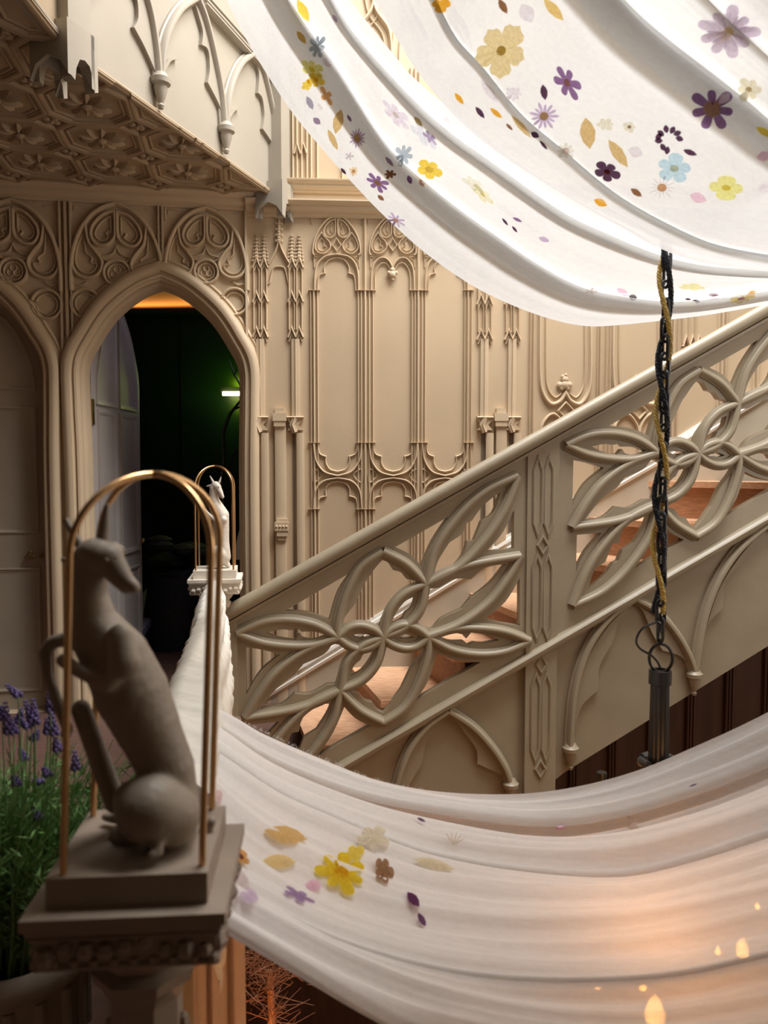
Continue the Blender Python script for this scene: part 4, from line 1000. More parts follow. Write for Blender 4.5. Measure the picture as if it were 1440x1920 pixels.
# near beast: body turned left, head looking back right over its shoulder (pixel, pixel, depth offset in metres)
Yn = 1.205; sN = Yn/F
Tn = lambda x, y, d=0: atY(x, y, Yn+d)
nb = [((178, 1038, -.01), (205, 1048, -.02), 31, 28), ((205, 1048, -.02), (232, 1085, -.03), 26, 18), ((232, 1085, -.03), (252, 1102, -.035), 17, 13), ((210, 1075, -.02), (236, 1106, -.03), 17, 10),
      ((165, 1030, 0), (190, 1024, 0), 20, 16), ((215, 1022, 0), (231, 1030, .0), 9, 6),
      ((172, 1045, 0), (168, 1120, 0), 34, 33), ((168, 1120, 0), (178, 1180, 0), 34, 47), ((178, 1180, 0), (218, 1235, .005), 50, 64), ((218, 1235, .005), (248, 1300, .01), 64, 70),
      ((248, 1300, .01), (276, 1360, .01), 69, 62), ((276, 1360, .01), (312, 1440, .01), 60, 54), ((312, 1440, .01), (325, 1530, .01), 54, 52),
      ((225, 1195, -.04), (232, 1240, -.045), 26, 30), ((232, 1240, -.045), (200, 1285, -.05), 22, 15), ((200, 1285, -.05), (150, 1260, -.05), 14, 13), ((150, 1260, -.05), (118, 1238, -.05), 13, 14),
      ((170, 1215, .05), (130, 1195, .05), 24, 17), ((142, 1196, .0), (100, 1203, 0), 17, 14), ((100, 1203, 0), (84, 1222, 0), 14, 12), ((84, 1222, 0), (90, 1265, 0), 13, 11), ((90, 1265, 0), (108, 1320, 0), 11, 12), ((108, 1320, 0), (128, 1370, 0), 12, 11),
      ((283, 1515, -.035), (315, 1530, -.02), 66, 60), ((250, 1500, -.03), (262, 1520, -.03), 38, 44), ((320, 1565, .0), (335, 1580, .01), 42, 34),
      ((290, 1560, -.06), (298, 1598, -.075), 16, 10), ((298, 1598, -.075), (282, 1604, -.085), 10, 9), ((225, 1565, .01), (215, 1592, .0), 22, 15), ((240, 1560, .0), (260, 1592, .0), 26, 20),
      ((230, 1535, .04), (198, 1532, .05), 14, 10), ((355, 1575, .03), (386, 1560, .03), 16, 13), ((386, 1560, .03), (396, 1540, .03), 13, 11),
      ((160, 1052, 0), (140, 1053, 0), 10, 10), ((140, 1053, 0), (117, 1049, 0), 10, 6)]
nh = [([(152, 1026, 0), (138, 1002, 0), (122, 973, 0)], [10, 8, 6]), ([(192, 1015, 0), (196, 985, 0), (201, 945, 0)], [12, 9, 4])]
nsh = [((152, 1330, .02), (216, 1505, .03), 20, 22)]
ne = [(218, 1046, -.045), (200, 1050, -.045)]
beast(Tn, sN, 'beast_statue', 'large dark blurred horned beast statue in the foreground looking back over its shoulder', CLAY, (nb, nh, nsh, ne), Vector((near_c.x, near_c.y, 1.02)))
# far beast from its own silhouette
def zf(x, y): return (x/3, 860+y/3)
Yf = 4.33; sF_ = Yf/F/3
Tf = lambda x, y, d=0: atY(*zf(x, y), Yf+d)
fb = [((1212, 150, 0), (1222, 160, -.01), 24, 23), ((1222, 160, -.01), (1242, 195, -.02), 21, 15), ((1242, 195, -.02), (1252, 215, -.025), 14, 11), ((1228, 190, -.01), (1240, 212, -.02), 13, 9),
      ((1205, 170, 0), (1200, 225, 0), 26, 28), ((1200, 225, 0), (1215, 270, 0), 29, 38), ((1215, 270, 0), (1242, 320, 0), 40, 47), ((1242, 320, 0), (1245, 400, 0), 47, 45), ((1245, 400, 0), (1246, 480, 0), 44, 44),
      ((1246, 480, 0), (1255, 550, 0), 45, 44), ((1228, 520, -.03), (1238, 540, -.03), 34, 36), ((1260, 345, -.04), (1238, 372, -.045), 19, 16), ((1238, 372, -.045), (1195, 335, -.04), 13, 12), ((1195, 335, -.04), (1150, 288, -.03), 11, 9),
      ((1262, 575, 0), (1285, 602, 0), 24, 14), ((1215, 560, -.04), (1212, 606, -.05), 14, 11), ((1212, 606, -.05), (1198, 609, -.05), 10, 8), ((1240, 570, .0), (1235, 600, 0), 26, 18), ((1190, 150, 0), (1162, 155, 0), 9, 5), ((1175, 330, .04), (1160, 325, .04), 12, 12), ((1210, 290, .04), (1175, 330, .04), 16, 12)]
fh = [([(1200, 135, 0), (1190, 115, 0), (1180, 96, 0)], [8, 6, 3]), ([(1232, 135, 0), (1238, 120, 0), (1243, 102, 0)], [7, 5, 2])]
fsh = [((1172, 335, .01), (1195, 600, .01), 12, 13)]
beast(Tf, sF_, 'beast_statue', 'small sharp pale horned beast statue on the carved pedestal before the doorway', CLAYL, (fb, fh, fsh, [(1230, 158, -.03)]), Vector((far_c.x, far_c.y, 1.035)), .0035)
# hoops
def hoops(name, c, z0, hw, ht, r, lean, label, m, yawp):
    e = empty(name, (c.x, c.y, z0), label, 'hoops')
    for sg in (-1, 1):
        pts = []; a = yawp+sg*math.pi/4; R = hw*math.sqrt(2)
        d = Vector((math.cos(a), math.sin(a), 0)); hs = ht-R*.82
        for i in range(5): pts.append((R, hs*i/4))
        for i in range(1, 24):
            t = math.pi*i/24; pts.append((R*math.cos(t), hs+(ht-hs)*math.sin(t)))
        for i in range(5): pts.append((-R, hs*(4-i)/4))
        b = MB(); b.tube([Vector((c.x, c.y, z0))+d*p[0]+Vector((lean*p[1], 0, p[1])) for p in pts], r, 10); b.build('hoop', m, e)
    return e
hoops('brass_hoops', near_c, 1.02, .096, .565, .0052, .042, 'two large crossed brass hoops around the foreground statue', BRASS, math.radians(8))
hoops('brass_hoops', far_c, 1.035, .098, .555, .0050, .0, 'two small crossed copper hoops around the pale statue by the doorway', BRASS, math.radians(8))
# ================================================================== LANDING BALUSTRADE and cloth on it
lb = empty('landing_balustrade', (Bx(2.7), 2.7, 0), 'low landing balustrade hidden under pale muslin between the two statue pedestals', 'balustrade')
d = Vector((Bx(4.2)-Bx(1.3), 2.9, 0)); LBp = Plane((Bx(1.3), 1.3, 0), d)
m = MB(); m.sweep(LBp, [(.05, .90), (2.85, .90)], RND, False, -.04, .03, .08); m.build('rail', RAIL, lb)
m = MB(); m.box(LBp, .05, 2.85, 0.0, .88, -.025, .025); m.build('panel', RAIL, lb)
def cloth_over(name, ya, yb, label):
    vs = []; fs = []; NU = 90; NV = 34
    random.seed(11)
    for i in range(NU+1):
        t = i/NU; Y = ya+(yb-ya)*t; X = Bx(Y); dz = .0
        wl_ = .052+.030*(1-t)+.006*math.sin(t*9)
        hangL = .10+.02*math.sin(t*7+1); hangR = .42+.05*math.sin(t*5)
        for j in range(NV+1):
            s_ = j/NV
            if s_ < .2: q = s_/.2; x = -wl_-.015*(1-q); z = .93-.0-hangL*(1-q)
            elif s_ < .5: q = (s_-.2)/.3; a = math.pi*(1-q); x = math.cos(a)*wl_; z = .93+math.sin(a)*.055
            else: q = (s_-.5)/.5; x = wl_+.02*q+.02*math.sin(q*5+t*6)*q; z = .93-hangR*q
            rip = .004*math.sin(Y*38+s_*5+2*math.sin(Y*9))+.006*math.sin(Y*71+s_*9)+.007*math.sin(s_*40+3*math.sin(t*6))
            vs.append(Vector((X+x+rip, Y+.03*math.sin(s_*8), z+rip*.8)))
    for i in range(NU):
        for j in range(NV): a = i*(NV+1)+j; fs.append((a, a+1, a+NV+2, a+NV+1))
    b = MB(); b.add(vs, fs); o = b.build(name, MUSLINR, ang=180); tag(o, label, 'cloth'); return o
rail_cloth = cloth_over('rail_cloth', 1.55, 4.17, 'bunched cream muslin wrapped over the landing rail from the pale pedestal')
# hanging muslin below the near pedestal, warm light painted in as peach
vs = []; fs = []; NU, NV = 44, 12
for i in range(NU+1):
    t = i/NU; x_, y_ = 1.0, 0
    px_ = 300+t*158; 
    for j in range(NV+1):
        s_ = j/NV; p = atY(px_, 1700, 1.62+.35*t); z = .78-1.3*s_
        rip = .018*math.sin(t*26)+.01*math.sin(t*47+1)
        vs.append(Vector((p.x+.0*rip, p.y+rip*(1+.3*s_), z)))
for i in range(NU):
    for j in range(NV): a = i*(NV+1)+j; fs.append((a, a+1, a+NV+2, a+NV+1))
b = MB(); b.add(vs, fs); o = b.build('hanging_cloth', MUSLINW, ang=180); tag(o, 'peach lit curtain of pleated cloth hanging below the foreground pedestal', 'curtain')
# ================================================================== DRAPES
def resample(pts, n):
    L = [0]
    for a, b_ in zip(pts, pts[1:]): L.append(L[-1]+math.dist(a[:2], b_[:2]))
    out = []
    j = 0
    for i in range(n+1):
        t = L[-1]*i/n
        while j < len(L)-2 and L[j+1] < t: j += 1
        f_ = (t-L[j])/max(1e-9, L[j+1]-L[j]); a, b_ = pts[j], pts[j+1]
        out.append(tuple(a[k]+(b_[k]-a[k])*f_ for k in range(3)))
    return out
def curve3(pts, ys, n, e0=(-.5, -1, 260), e1=(1, -.12, 620)):
    """pixel polyline + depths at its two ends and middle -> n+1 smooth samples"""
    c = cat(pts, 8); m_ = len(c)-1
    c3 = [(p[0], p[1], ys[0]*(1-t)*(1-2*t)+ys[1]*4*t*(1-t)+ys[2]*t*(2*t-1)) for p, t in ((c[i], i/m_) for i in range(m_+1))]
    st = [(c3[0][0]+e0[0]*e0[2]*k/4, c3[0][1]+e0[1]*e0[2]*k/4, c3[0][2]) for k in (4, 3, 2, 1)] if e0 else []
    en = [(c3[-1][0]+e1[0]*e1[2]*k/6, c3[-1][1]+e1[1]*e1[2]*k/6, c3[-1][2]) for k in range(1, 7)]
    return resample(st+c3+en, n)
def drape_mesh(curves, profile, nu, wr_=.004, seed=1, freq=14, zlift=1.0):
    """profile: list of sections, each a list of (v, lift); v indexes the curves"""
    K = len(curves); random.seed(seed); ph = [random.uniform(0, 6) for _ in range(8)]
    def P(i, v):
        v = max(0, min(K-1, v)); k = min(K-2, int(v)); f_ = v-k
        # catmull across curves
        p0 = curves[max(0, k-1)][i]; p1 = curves[k][i]; p2 = curves[k+1][i]; p3 = curves[min(K-1, k+2)][i]
        return tuple(p1[a]*(1-f_)+p2[a]*f_ for a in range(3))
    vs = []; fs = []
    for sec in profile:
        rows = []
        for (a, b_) in zip(sec, sec[1:]):
            n = max(2, int(abs(b_[0]-a[0])*16)+2)
            for j in range(n): t = j/n; tt = t*t*(3-2*t); rows.append((a[0]+(b_[0]-a[0])*t, a[1]+(b_[1]-a[1])*tt))
        rows.append(sec[-1]); base = len(vs); R = len(rows)
        arc_ = 0
        for i in range(nu+1):
            u = i/nu
            for j, (v, lf) in enumerate(rows):
                x, y, Y = P(i, v); p = atY(x, y, Y)
                env = 1.0
                vv = v*freq
                rip = wr_*(math.sin(vv+ph[0]+2.2*math.sin(u*3+ph[1]))+.6*math.sin(vv*2.3+ph[2]+1.5*math.sin(u*5+ph[3]))+.35*math.sin(vv*5.1+ph[4]+u*4)+.25*math.sin(u*23+vv*.7+ph[5])*math.sin(vv*1.3))
                p.z += lf*zlift+rip
                vs.append(p)
        for i in range(nu):
            for j in range(R-1): a = base+i*R+j; fs.append((a, a+1, a+R+1, a+R))
    return vs, fs
NU = 190
# ---- upper drape, outer (left/lower) strip
C0 = curve3([(415, -30), (428, 5), (470, 88), (540, 200), (600, 275), (680, 365), (740, 425), (800, 478), (880, 534), (960, 574), (1040, 602), (1100, 613), (1160, 611), (1240, 602), (1340, 589), (1480, 563)], (3.3, 3.55, 3.5), NU)
C1 = curve3([(520, -30), (560, 40), (630, 138), (705, 258), (757, 320), (851, 398), (923, 450), (1007, 508), (1090, 552), (1173, 570), (1257, 578), (1340, 573), (1480, 550)], (3.05, 3.3, 3.3), NU)
C2 = curve3([(585, -30), (615, 15), (660, 90), (757, 198), (832, 268), (923, 333), (1048, 421), (1132, 462), (1240, 504), (1340, 525), (1480, 533)], (2.85, 3.05, 3.0), NU)
C3 = curve3([(640, -30), (660, 5), (739, 104), (795, 168), (870, 224), (965, 300), (1080, 375), (1180, 430), (1260, 478), (1350, 500), (1480, 512)], (2.75, 2.85, 2.66), NU)
vs, fs = drape_mesh([C0, C1, C2, C3], [[(0, 0), (.55, .0), (1.0, -.01), (1.06, -.002), (1.04, .02), (.80, .035), (.60, .03), (.64, .05), (1.2, .055), (1.9, .035), (2.07, .02), (2.05, .05), (1.80, .055), (1.84, .08), (2.3, .08), (3.0, .0)]], NU, .0028, 2, 17)
b = MB(); b.add(vs, fs); up1 = b.build('muslin_swag', MUSLIN, ang=180)
tag(up1, 'white muslin swag with pressed flowers, outer strip overhead in front of the gallery', 'drape', )
# ---- upper drape, inner wide sheet
D0 = curve3([(688, -30), (701, 0), (746, 76), (780, 131), (851, 217), (940, 292), (1060, 368), (1170, 428), (1258, 474), (1350, 498), (1480, 510)], (2.60, 2.65, 2.58), NU)
D1 = curve3([(790, -30), (840, 75), (894, 137), (965, 225), (1040, 290), (1148, 378), (1260, 440), (1350, 475), (1480, 500)], (2.42, 2.45, 2.4), NU)
D2 = curve3([(1100, -60), (1180, 30), (1250, 90), (1330, 150), (1400, 205), (1440, 240), (1500, 290)], (1.95, 2.05, 2.0), NU)
D3 = curve3([(1230, -80), (1290, -20), (1350, 40), (1410, 95), (1460, 140), (1500, 170), (1540, 200)], (1.85, 1.95, 1.9), NU)
D4 = curve3([(1380, -120), (1420, -60), (1460, -20), (1500, 20), (1540, 60), (1580, 90), (1620, 120)], (1.65, 1.75, 1.7), NU)
vs, fs = drape_mesh([D0, D1, D2, D3, D4], [[(0, 0), (.5, .012), (1.0, .0), (1.04, .012), (.98, .02), (1.3, .015), (2.0, -.02), (2.12, -.01), (2.05, .02), (1.75, .035), (1.8, .05), (2.5, .05), (3.0, .0), (3.08, .01), (2.9, .04), (3.2, .05), (4, .03)]], NU, .003, 5, 13)
b = MB(); b.add(vs, fs); up2 = b.build('muslin_swag', MUSLIN, ang=180)
tag(up2, 'broad white muslin canopy with large pressed flowers filling the upper right', 'drape')
# ---- lower drape
E0 = curve3([(345, 1300), (385, 1322), (440, 1345), (500, 1376), (600, 1421), (700, 1462), (800, 1485), (900, 1494), (1000, 1493), (1100, 1478), (1200, 1450), (1300, 1408), (1400, 1362), (1500, 1310)], (2.3, 2.45, 2.4), NU, None, (1, -.30, 700))
E1 = curve3([(340, 1330), (414, 1361), (509, 1423), (650, 1479), (792, 1512), (1000, 1545), (1143, 1536), (1290, 1500), (1400, 1462), (1500, 1420)], (2.1, 2.3, 2.3), NU, None, (1, -.30, 700))
E2 = curve3([(345, 1365), (420, 1412), (520, 1478), (603, 1517), (745, 1578), (839, 1606), (975, 1627), (1162, 1636), (1300, 1608), (1440, 1562), (1500, 1540)], (1.85, 2.1, 2.1), NU, None, (1, -.30, 700))
E3 = curve3([(350, 1440), (430, 1530), (520, 1600), (640, 1660), (800, 1706), (975, 1728), (1162, 1722), (1300, 1700), (1440, 1668), (1500, 1650)], (1.6, 1.85, 1.9), NU, None, (1, -.30, 700))
E4 = curve3([(355, 1580), (430, 1640), (520, 1692), (640, 1752), (800, 1802), (975, 1830), (1162, 1836), (1300, 1822), (1440, 1790), (1500, 1780)], (1.42, 1.62, 1.7), NU, None, (1, -.30, 700))
E5 = curve3([(360, 1700), (420, 1738), (500, 1785), (600, 1842), (700, 1898), (800, 1945), (1000, 2000), (1200, 2020), (1350, 2010), (1500, 1990)], (1.33, 1.45, 1.5), NU, None, (1, -.30, 700))
vs, fs = drape_mesh([E0, E1, E2, E3, E4, E5], [
    [(0, 0), (.35, .012), (.8, -.006), (.83, -.02), (.6, -.03), (.1, -.025)],
    [(.05, -.035), (.9, -.05), (1.25, -.045), (2, -.03), (3, -.03), (4, -.02), (4.9, -.02)],
    [(1.12, -.03), (1.16, -.004), (1.6, .014), (1.97, .004), (2.02, -.014), (1.84, -.022), (1.86, -.012), (2.5, .0), (2.9, .016), (3.2, .004), (3.8, -.004), (4.02, .0), (4.05, -.012), (3.9, -.016), (3.92, -.008), (4.5, .02), (4.9, .02), (5, -.005), (4.92, -.02)]], NU, .0068, 9, 8)
b = MB(); b.add(vs, fs); low = b.build('muslin_swag', MUSLINL, ang=180)
tag(low, 'pinkish white muslin swag sagging across the stairwell in the lower foreground', 'drape')
# frayed hem threads of the low swag
m = MB(); random.seed(5)
for i in range(0, NU*3):
    k = random.randrange(10, NU-1); t = random.random(); a = E0[k]; b2 = E0[k+1]; x, y, Y = (a[j]+(b2[j]-a[j])*t for j in range(3))
    p = atY(x, y, Y); m.tube([p, p+Vector((random.uniform(-.006, .006), .004, random.uniform(.002, .010)))], [.0006, .0004], 3)
o = m.build('frayed_hem', MUSLINL, low, smooth=False); o['kind'] = 'stuff'
# ---- pressed flowers
def bvh_of(ob):
    me = ob.data; M = Matrix.Translation(ob.location); return BVHTree.FromPolygons([M @ v.co for v in me.vertices], [tuple(p.vertices) for p in me.polygons])
BV = {up1.name: bvh_of(up1), up2.name: bvh_of(up2), low.name: bvh_of(low)}
def project(ob, x, y, off=.003):
    r = ray(x, y).normalized(); hit = BV[ob.name].ray_cast(CAMP, r)
    if hit[0] is None: return None
    return hit[0]-r*off
def pressed(ob, polys, name='pressed_flower', off=.004):
    if ob is low: off = .015
    """polys: list of (pixel polygon, colour)"""
    m = MB(); mats = []
    for pi, (poly_, col) in enumerate(polys):
        m.mi = pi; mats.append(petal_mat(col))
        cx = sum(p[0] for p in poly_)/len(poly_); cy = sum(p[1] for p in poly_)/len(poly_)
        c = project(ob, cx, cy, off+.0008*pi)
        if c is None: continue
        vs = [c]; ok = True; dep = c.y
        for p in poly_:
            q = project(ob, p[0], p[1], off+.0008*pi)
            if q is None or abs(q.y-dep) > .12: 
                q = CAMP+ray(p[0], p[1])*((dep)/ray(p[0], p[1]).y) 
            vs.append(q)
        n = len(poly_); m.add(vs, [(0, 1+i, 1+(i+1) % n) for i in range(n)])
    if not m.v: return
    m.build(name, mats, ob, smooth=False)
def rotp(cx, cy, pts, ang, sx=1, sy=1):
    a = math.radians(ang); return [(cx+(x*sx)*math.cos(a)-(y*sy)*math.sin(a), cy+(x*sx)*math.sin(a)+(y*sy)*math.cos(a)) for x, y in pts]
def leaf(ob, x, y, L, W, ang, col):
    pts = [(-L, 0), (-L*.6, W*.65), (-L*.1, W), (L*.5, W*.75), (L, 0), (L*.5, -W*.75), (-L*.1, -W), (-L*.6, -W*.65)]
    pressed(ob, [(rotp(x, y, pts, ang), col)], 'pressed_leaf')
def daisy(ob, x, y, R, n, ang, col, cen, sx=1, sy=1, pw=.5, r0=.18, rc=.22, notch=False):
    polys = []; out = []
    for k in range(n):
        a = k*math.tau/n; hw = math.pi/n*pw*2*.5
        jitter = 1+.12*math.sin(k*2.7+x)
        if k: out.append((R*r0*1.3*math.cos(a-math.pi/n), R*r0*1.3*math.sin(a-math.pi/n)))
        else: out.append((R*r0*1.3*math.cos(-math.pi/n), R*r0*1.3*math.sin(-math.pi/n)))
        for q_ in ((-.95, -.8, -.55, -.28, 0, .28, .55, .8, .95) if n < 10 else (-.8, 0, .8)):
            f_ = .42+.58*math.sqrt(1-abs(q_)**2.4) if n < 10 else (1.0 if q_ == 0 else .8)
            if notch: f_ *= (1+.06*math.cos(q_*9)-.05)
            q = q_*hw*1.12; out.append((R*f_*jitter*math.cos(a+q), R*f_*jitter*math.sin(a+q)))
    polys.append((rotp(x, y, out, ang, sx, sy), col))
    if cen: polys.append((rotp(x, y, [(R*rc*math.cos(t*math.tau/9), R*rc*math.sin(t*math.tau/9)) for t in range(9)], ang, sx, sy), cen))
    pressed(ob, polys)
YEL = (.95, .66, .10); PALEY = (.80, .66, .36); TAN = (.72, .52, .24); ORG = (.90, .45, .04); PUR = (.30, .16, .33); PURL = (.62, .50, .66); DPUR = (.10, .04, .08); PINK = (.93, .62, .72); PPINK = (.93, .80, .84); BLUE = (.60, .76, .86); SLATE = (.50, .55, .60); BRN = (.30, .14, .06); LEM = (.97, .86, .35); CREAMY = (.90, .80, .66)
U = up2
daisy(U, 940, 95, 50, 5, 20, PALEY, (.55, .42, .15), 1.0, 1.05, .95, .45, .18, True)
daisy(U, 1336, 204, 42, 7, 10, PUR, (.93, .72, .35), 1, .95, .72, .3, .4)
daisy(U, 1063, 155, 34, 6, 60, PUR, (.85, .6, .3), 1, .62, .7, .3, .25)
daisy(U, 1020, 218, 27, 13, 0, PURL, (.66, .50, .18), 1, .95, .6, .3, .32)
daisy(U, 1264, 316, 34, 5, -80, BLUE, (.80, .72, .5), .78, 1.0, .9, .4, .25)
daisy(U, 1138, 322, 25, 5, 20, DPUR, (.35, .10, .05), 1.0, .75, .9, .35, .25)
daisy(U, 1362, 352, 36, 4, 5, LEM, (.95, .75, .25), 1.0, .6, .95, .5, .25)
daisy(U, 1241, 352, 26, 14, 0, (.90, .84, .82), (.80, .48, .25), 1, .85, .35, .25, .35)
daisy(U, 1136, 233, 15, 6, 0, CREAMY, None, 1.1, .8, .9, .5); daisy(U, 1180, 238, 13, 5, 0, CREAMY, (.45, .3, .2), 1, .8, .9, .5, .3)
daisy(U, 1061, 283, 17, 8, 0, (.92, .84, .74), (.85, .66, .66), 1, .9, .8, .5, .4)
daisy(U, 962, 176, 16, 8, 0, PPINK, None, 1, .9, .8, .6)
for k, (dx, dy) in enumerate(((-18, 8), (-14, -6), (-4, -14), (8, -12), (17, -6), (21, 4), (-10, 20), (-2, 26), (-18, 0))): leaf(U, 1253+dx, 256+dy, 8, 5.5, k*40, DPUR)
for a in ((1102, 250, 30, 15, 82, TAN), (1159, 288, 32, 11, 55, TAN), (1020, 173, 15, 7, 80, DPUR), (943, 12, 16, 7, 60, BRN), (1038, 18, 28, 10, 48, (.85, .60, .22)), (1294, 286, 14, 5.5, 20, DPUR), (1193, 361, 13, 6, 35, BRN), (1126, 380, 14, 7, 25, ORG), (1192, 285, 15, 11, 20, PPINK), (1309, 371, 17, 10, 20, PINK), (1434, 248, 20, 7, 30, YEL), (1432, 293, 10, 14, 80, PINK), (918, 172, 26, 8, 52, PPINK), (861, 185, 14, 5, 52, ORG), (900, 211, 14, 5, 52, DPUR), (930, 212, 15, 5, 40, ORG), (978, 238, 29, 6, 48, TAN), (1003, 253, 9, 6, 30, DPUR), (1019, 272, 12, 3, 50, DPUR), (955, 238, 9, 3, 45, BRN), (988, 25, 20, 15, 60, PPINK), (1434, 353, 10, 12, 80, PPINK)): leaf(U, *a)
daisy(U, 826, 10, 14, 3, 90, ORG, None, 1, 1.3, .9, .6)
daisy(U, 1365, 60, 62, 9, 0, (.70, .60, .68), (.78, .66, .35), .9, .75, .8, .6, .2); daisy(U, 1404, 168, 24, 6, 0, (.80, .74, .58), (.6, .5, .3), 1, .9, .9, .6, .25)
U = up1
daisy(U, 670, 259, 18, 14, 0, PURL, (.85, .62, .22), .85, 1.05, .6, .4, .45)
daisy(U, 708, 343, 22, 7, 35, PUR, (.95, .78, .2), 1.1, .62, .7, .3, .3); daisy(U, 742, 413, 19, 8, 30, PURL, (.9, .6, .3), 1, .6, .5, .3, .3)
daisy(U, 805, 318, 24, 5, 20, YEL, (.95, .80, .5), 1.0, .75, .95, .5, .35)
daisy(U, 585, 130, 20, 6, 40, LEM, (.9, .72, .15), 1.15, .8, .9, .5, .3); daisy(U, 592, 150, 16, 5, 20, YEL, (.8, .55, .1), 1, .9, .9, .5, .3); daisy(U, 575, 160, 10, 5, 0, YEL, None, 1, 1, .9, .5); daisy(U, 612, 180, 13, 4, 60, (.92, .52, .25), None, 1.4, .9, .6, .3)
daisy(U, 595, 87, 20, 7, 10, SLATE, None, .8, 1.1, .7, .35); daisy(U, 757, 291, 21, 7, 10, SLATE, None, .8, 1.0, .7, .35)
daisy(U, 731, 327, 11, 6, 0, BRN, None, 1, .8, .7, .4); daisy(U, 663, 321, 9, 7, 0, (.90, .72, .5), (.8, .5, .3), .9, 1, .9, .5, .4); daisy(U, 655, 293, 8, 5, 0, (.66, .58, .62), None)
daisy(U, 742, 215, 26, 6, 48, (.86, .76, .86), (.95, .85, .7), 1.3, .55, .8, .4, .25); daisy(U, 795, 255, 26, 5, 48, (.80, .80, .90), None, 1.3, .5, .8, .4); daisy(U, 806, 258, 13, 5, 48, PURL, None, 1.3, .6, .7, .3)
daisy(U, 888, 345, 18, 5, 40, (.93, .88, .72), None, 1.3, .6, .8, .5); daisy(U, 905, 365, 20, 5, 40, (.93, .86, .60), (.9, .7, .3), 1.3, .5, .8, .5, .2)
daisy(U, 1297, 538, 22, 5, 5, (.90, .80, .45), None, 1.1, .3, .9, .6); daisy(U, 1390, 560, 24, 7, -10, (.88, .72, .4), (.5, .3, .4), 1, .35, .8, .5, .3); daisy(U, 1108, 546, 12, 5, 0, (.8, .72, .68), None, 1, .5)
for a in ((568, 20, 24, 9, 62, YEL), (565, 70, 15, 6, 55, (.72, .50, .15)), (634, 228, 24, 10, 103, TAN), (624, 262, 22, 6, 65, TAN), (581, 193, 14, 6, 65, (.42, .38, .46)), (594, 227, 9, 6, 40, (.36, .26, .36)), (615, 116, 11, 9, 40, PPINK), (768, 337, 9, 5, 70, PUR), (714, 371, 8, 4, 40, BRN), (644, 321, 8, 3, 50, DPUR), (730, 303, 12, 4, 50, (.4, .3, .4)), (791, 343, 8, 5, 60, (.6, .4, .35)), (784, 228, 12, 5, 50, (.5, .38, .2)), (838, 229, 12, 8, 40, PPINK), (947, 416, 9, 2.5, 50, DPUR), (965, 430, 8, 2.5, 50, DPUR), (970, 412, 10, 3, 25, PUR), (1020, 449, 11, 5, 20, PURL), (1187, 557, 8, 5, 10, (.2, .18, .18)), (1168, 548, 14, 6, 30, PINK), (1290, 561, 6, 2, 5, DPUR), (1305, 564, 7, 2, 5, DPUR), (1338, 553, 10, 3, 0, (.3, .15, .2)), (600, 200, 8, 4, 60, PPINK), (628, 35, 9, 4, 60, PURL), (655, 222, 8, 3, 60, PUR), (1410, 549, 9, 4, -15, (.8, .5, .15))): leaf(U, *a)
U = low
for a in ((536, 1565, 42, 17, 12, (.80, .60, .30)), (524, 1615, 32, 14, 3, (.93, .70, .38)), (775, 1686, 18, 9, 50, (.16, .05, .14)), (791, 1724, 15, 6, 60, (.18, .08, .18)), (790, 1537, 9, 3, 25, (.2, .12, .2)), (588, 1660, 16, 12, 0, (.93, .60, .72)), (440, 1655, 34, 28, 30, (.90, .76, .76)), (468, 1680, 18, 14, 20, (.78, .66, .80)), (1300, 1472, 9, 1.6, -20, (.2, .12, .25)), (815, 1620, 42, 10, 15, (.90, .78, .60)), (1050, 1552, 12, 4, -10, (.9, .62, .8)), (400, 1500, 16, 24, 40, (.86, .66, .66))): leaf(U, *a)
daisy(U, 640, 1635, 46, 7, 25, (.93, .68, .06), (.85, .55, .03), 1.05, .8, .75, .45, .3); daisy(U, 665, 1600, 20, 4, 60, (.93, .72, .15), None, .9, .9, .9, .5)
daisy(U, 450, 1605, 20, 4, 40, (.80, .48, .2), (.25, .10, .08), 1.2, .7, .9, .5, .35); daisy(U, 720, 1632, 24, 5, 80, (.42, .26, .15), (.6, .42, .25), 1.1, .7, .9, .6, .4)
daisy(U, 560, 1678, 26, 5, 25, (.48, .34, .55), None, 1.2, .4, .7, .4); daisy(U, 1186, 1540, 14, 5, 20, (.72, .64, .60), (.82, .76, .72), 1, .7, .8, .5, .4)
daisy(U, 700, 1570, 30, 5, 20, (.93, .80, .66), None, 1, .8, .8, .5); 
for k in range(5):
    a = -120+k*22; leaf(U, 850+14*math.cos(math.radians(a)), 1585+14*math.sin(math.radians(a)), 14, .9, a, (.70, .60, .45))
# ================================================================== CHAIN, CORDS, CHANDELIER
YC = 2.70
ch0 = atY(1250, 488, YC); ch1 = atY(1238, 1195, YC)
ch = empty('hanging_chain', ch1, 'black iron chain hanging through the muslin to the chandelier', 'chain')
def link_mesh(c, L, W, r, rotz, tilt=0):
    pts = []; n = 20
    for i in range(n):
        a = i*math.tau/n; x = math.cos(a)*W; z = math.sin(a)*W+(L-W)*(1 if math.sin(a) > 1e-6 else -1 if math.sin(a) < -1e-6 else 0)
        pts.append(Vector((x*math.cos(rotz), x*math.sin(rotz), z))+c)
    b = MB(); b.tube(pts, r, 8, True); return b
NL = 21; Lc = (ch0-ch1)
zt = ch0.z+.10
top_c = ch0+Lc.normalized()*.10
nlk = 23; step = (top_c-ch1).length/nlk
proto = None
for i in range(nlk):
    c = ch1.lerp(top_c, (i+.5)/nlk); rot = .35 if i % 2 else 1.75
    key = i % 2
    b = link_mesh(c, step*.68, .0165, .0058, rot); b.build('link', BLACK, ch)
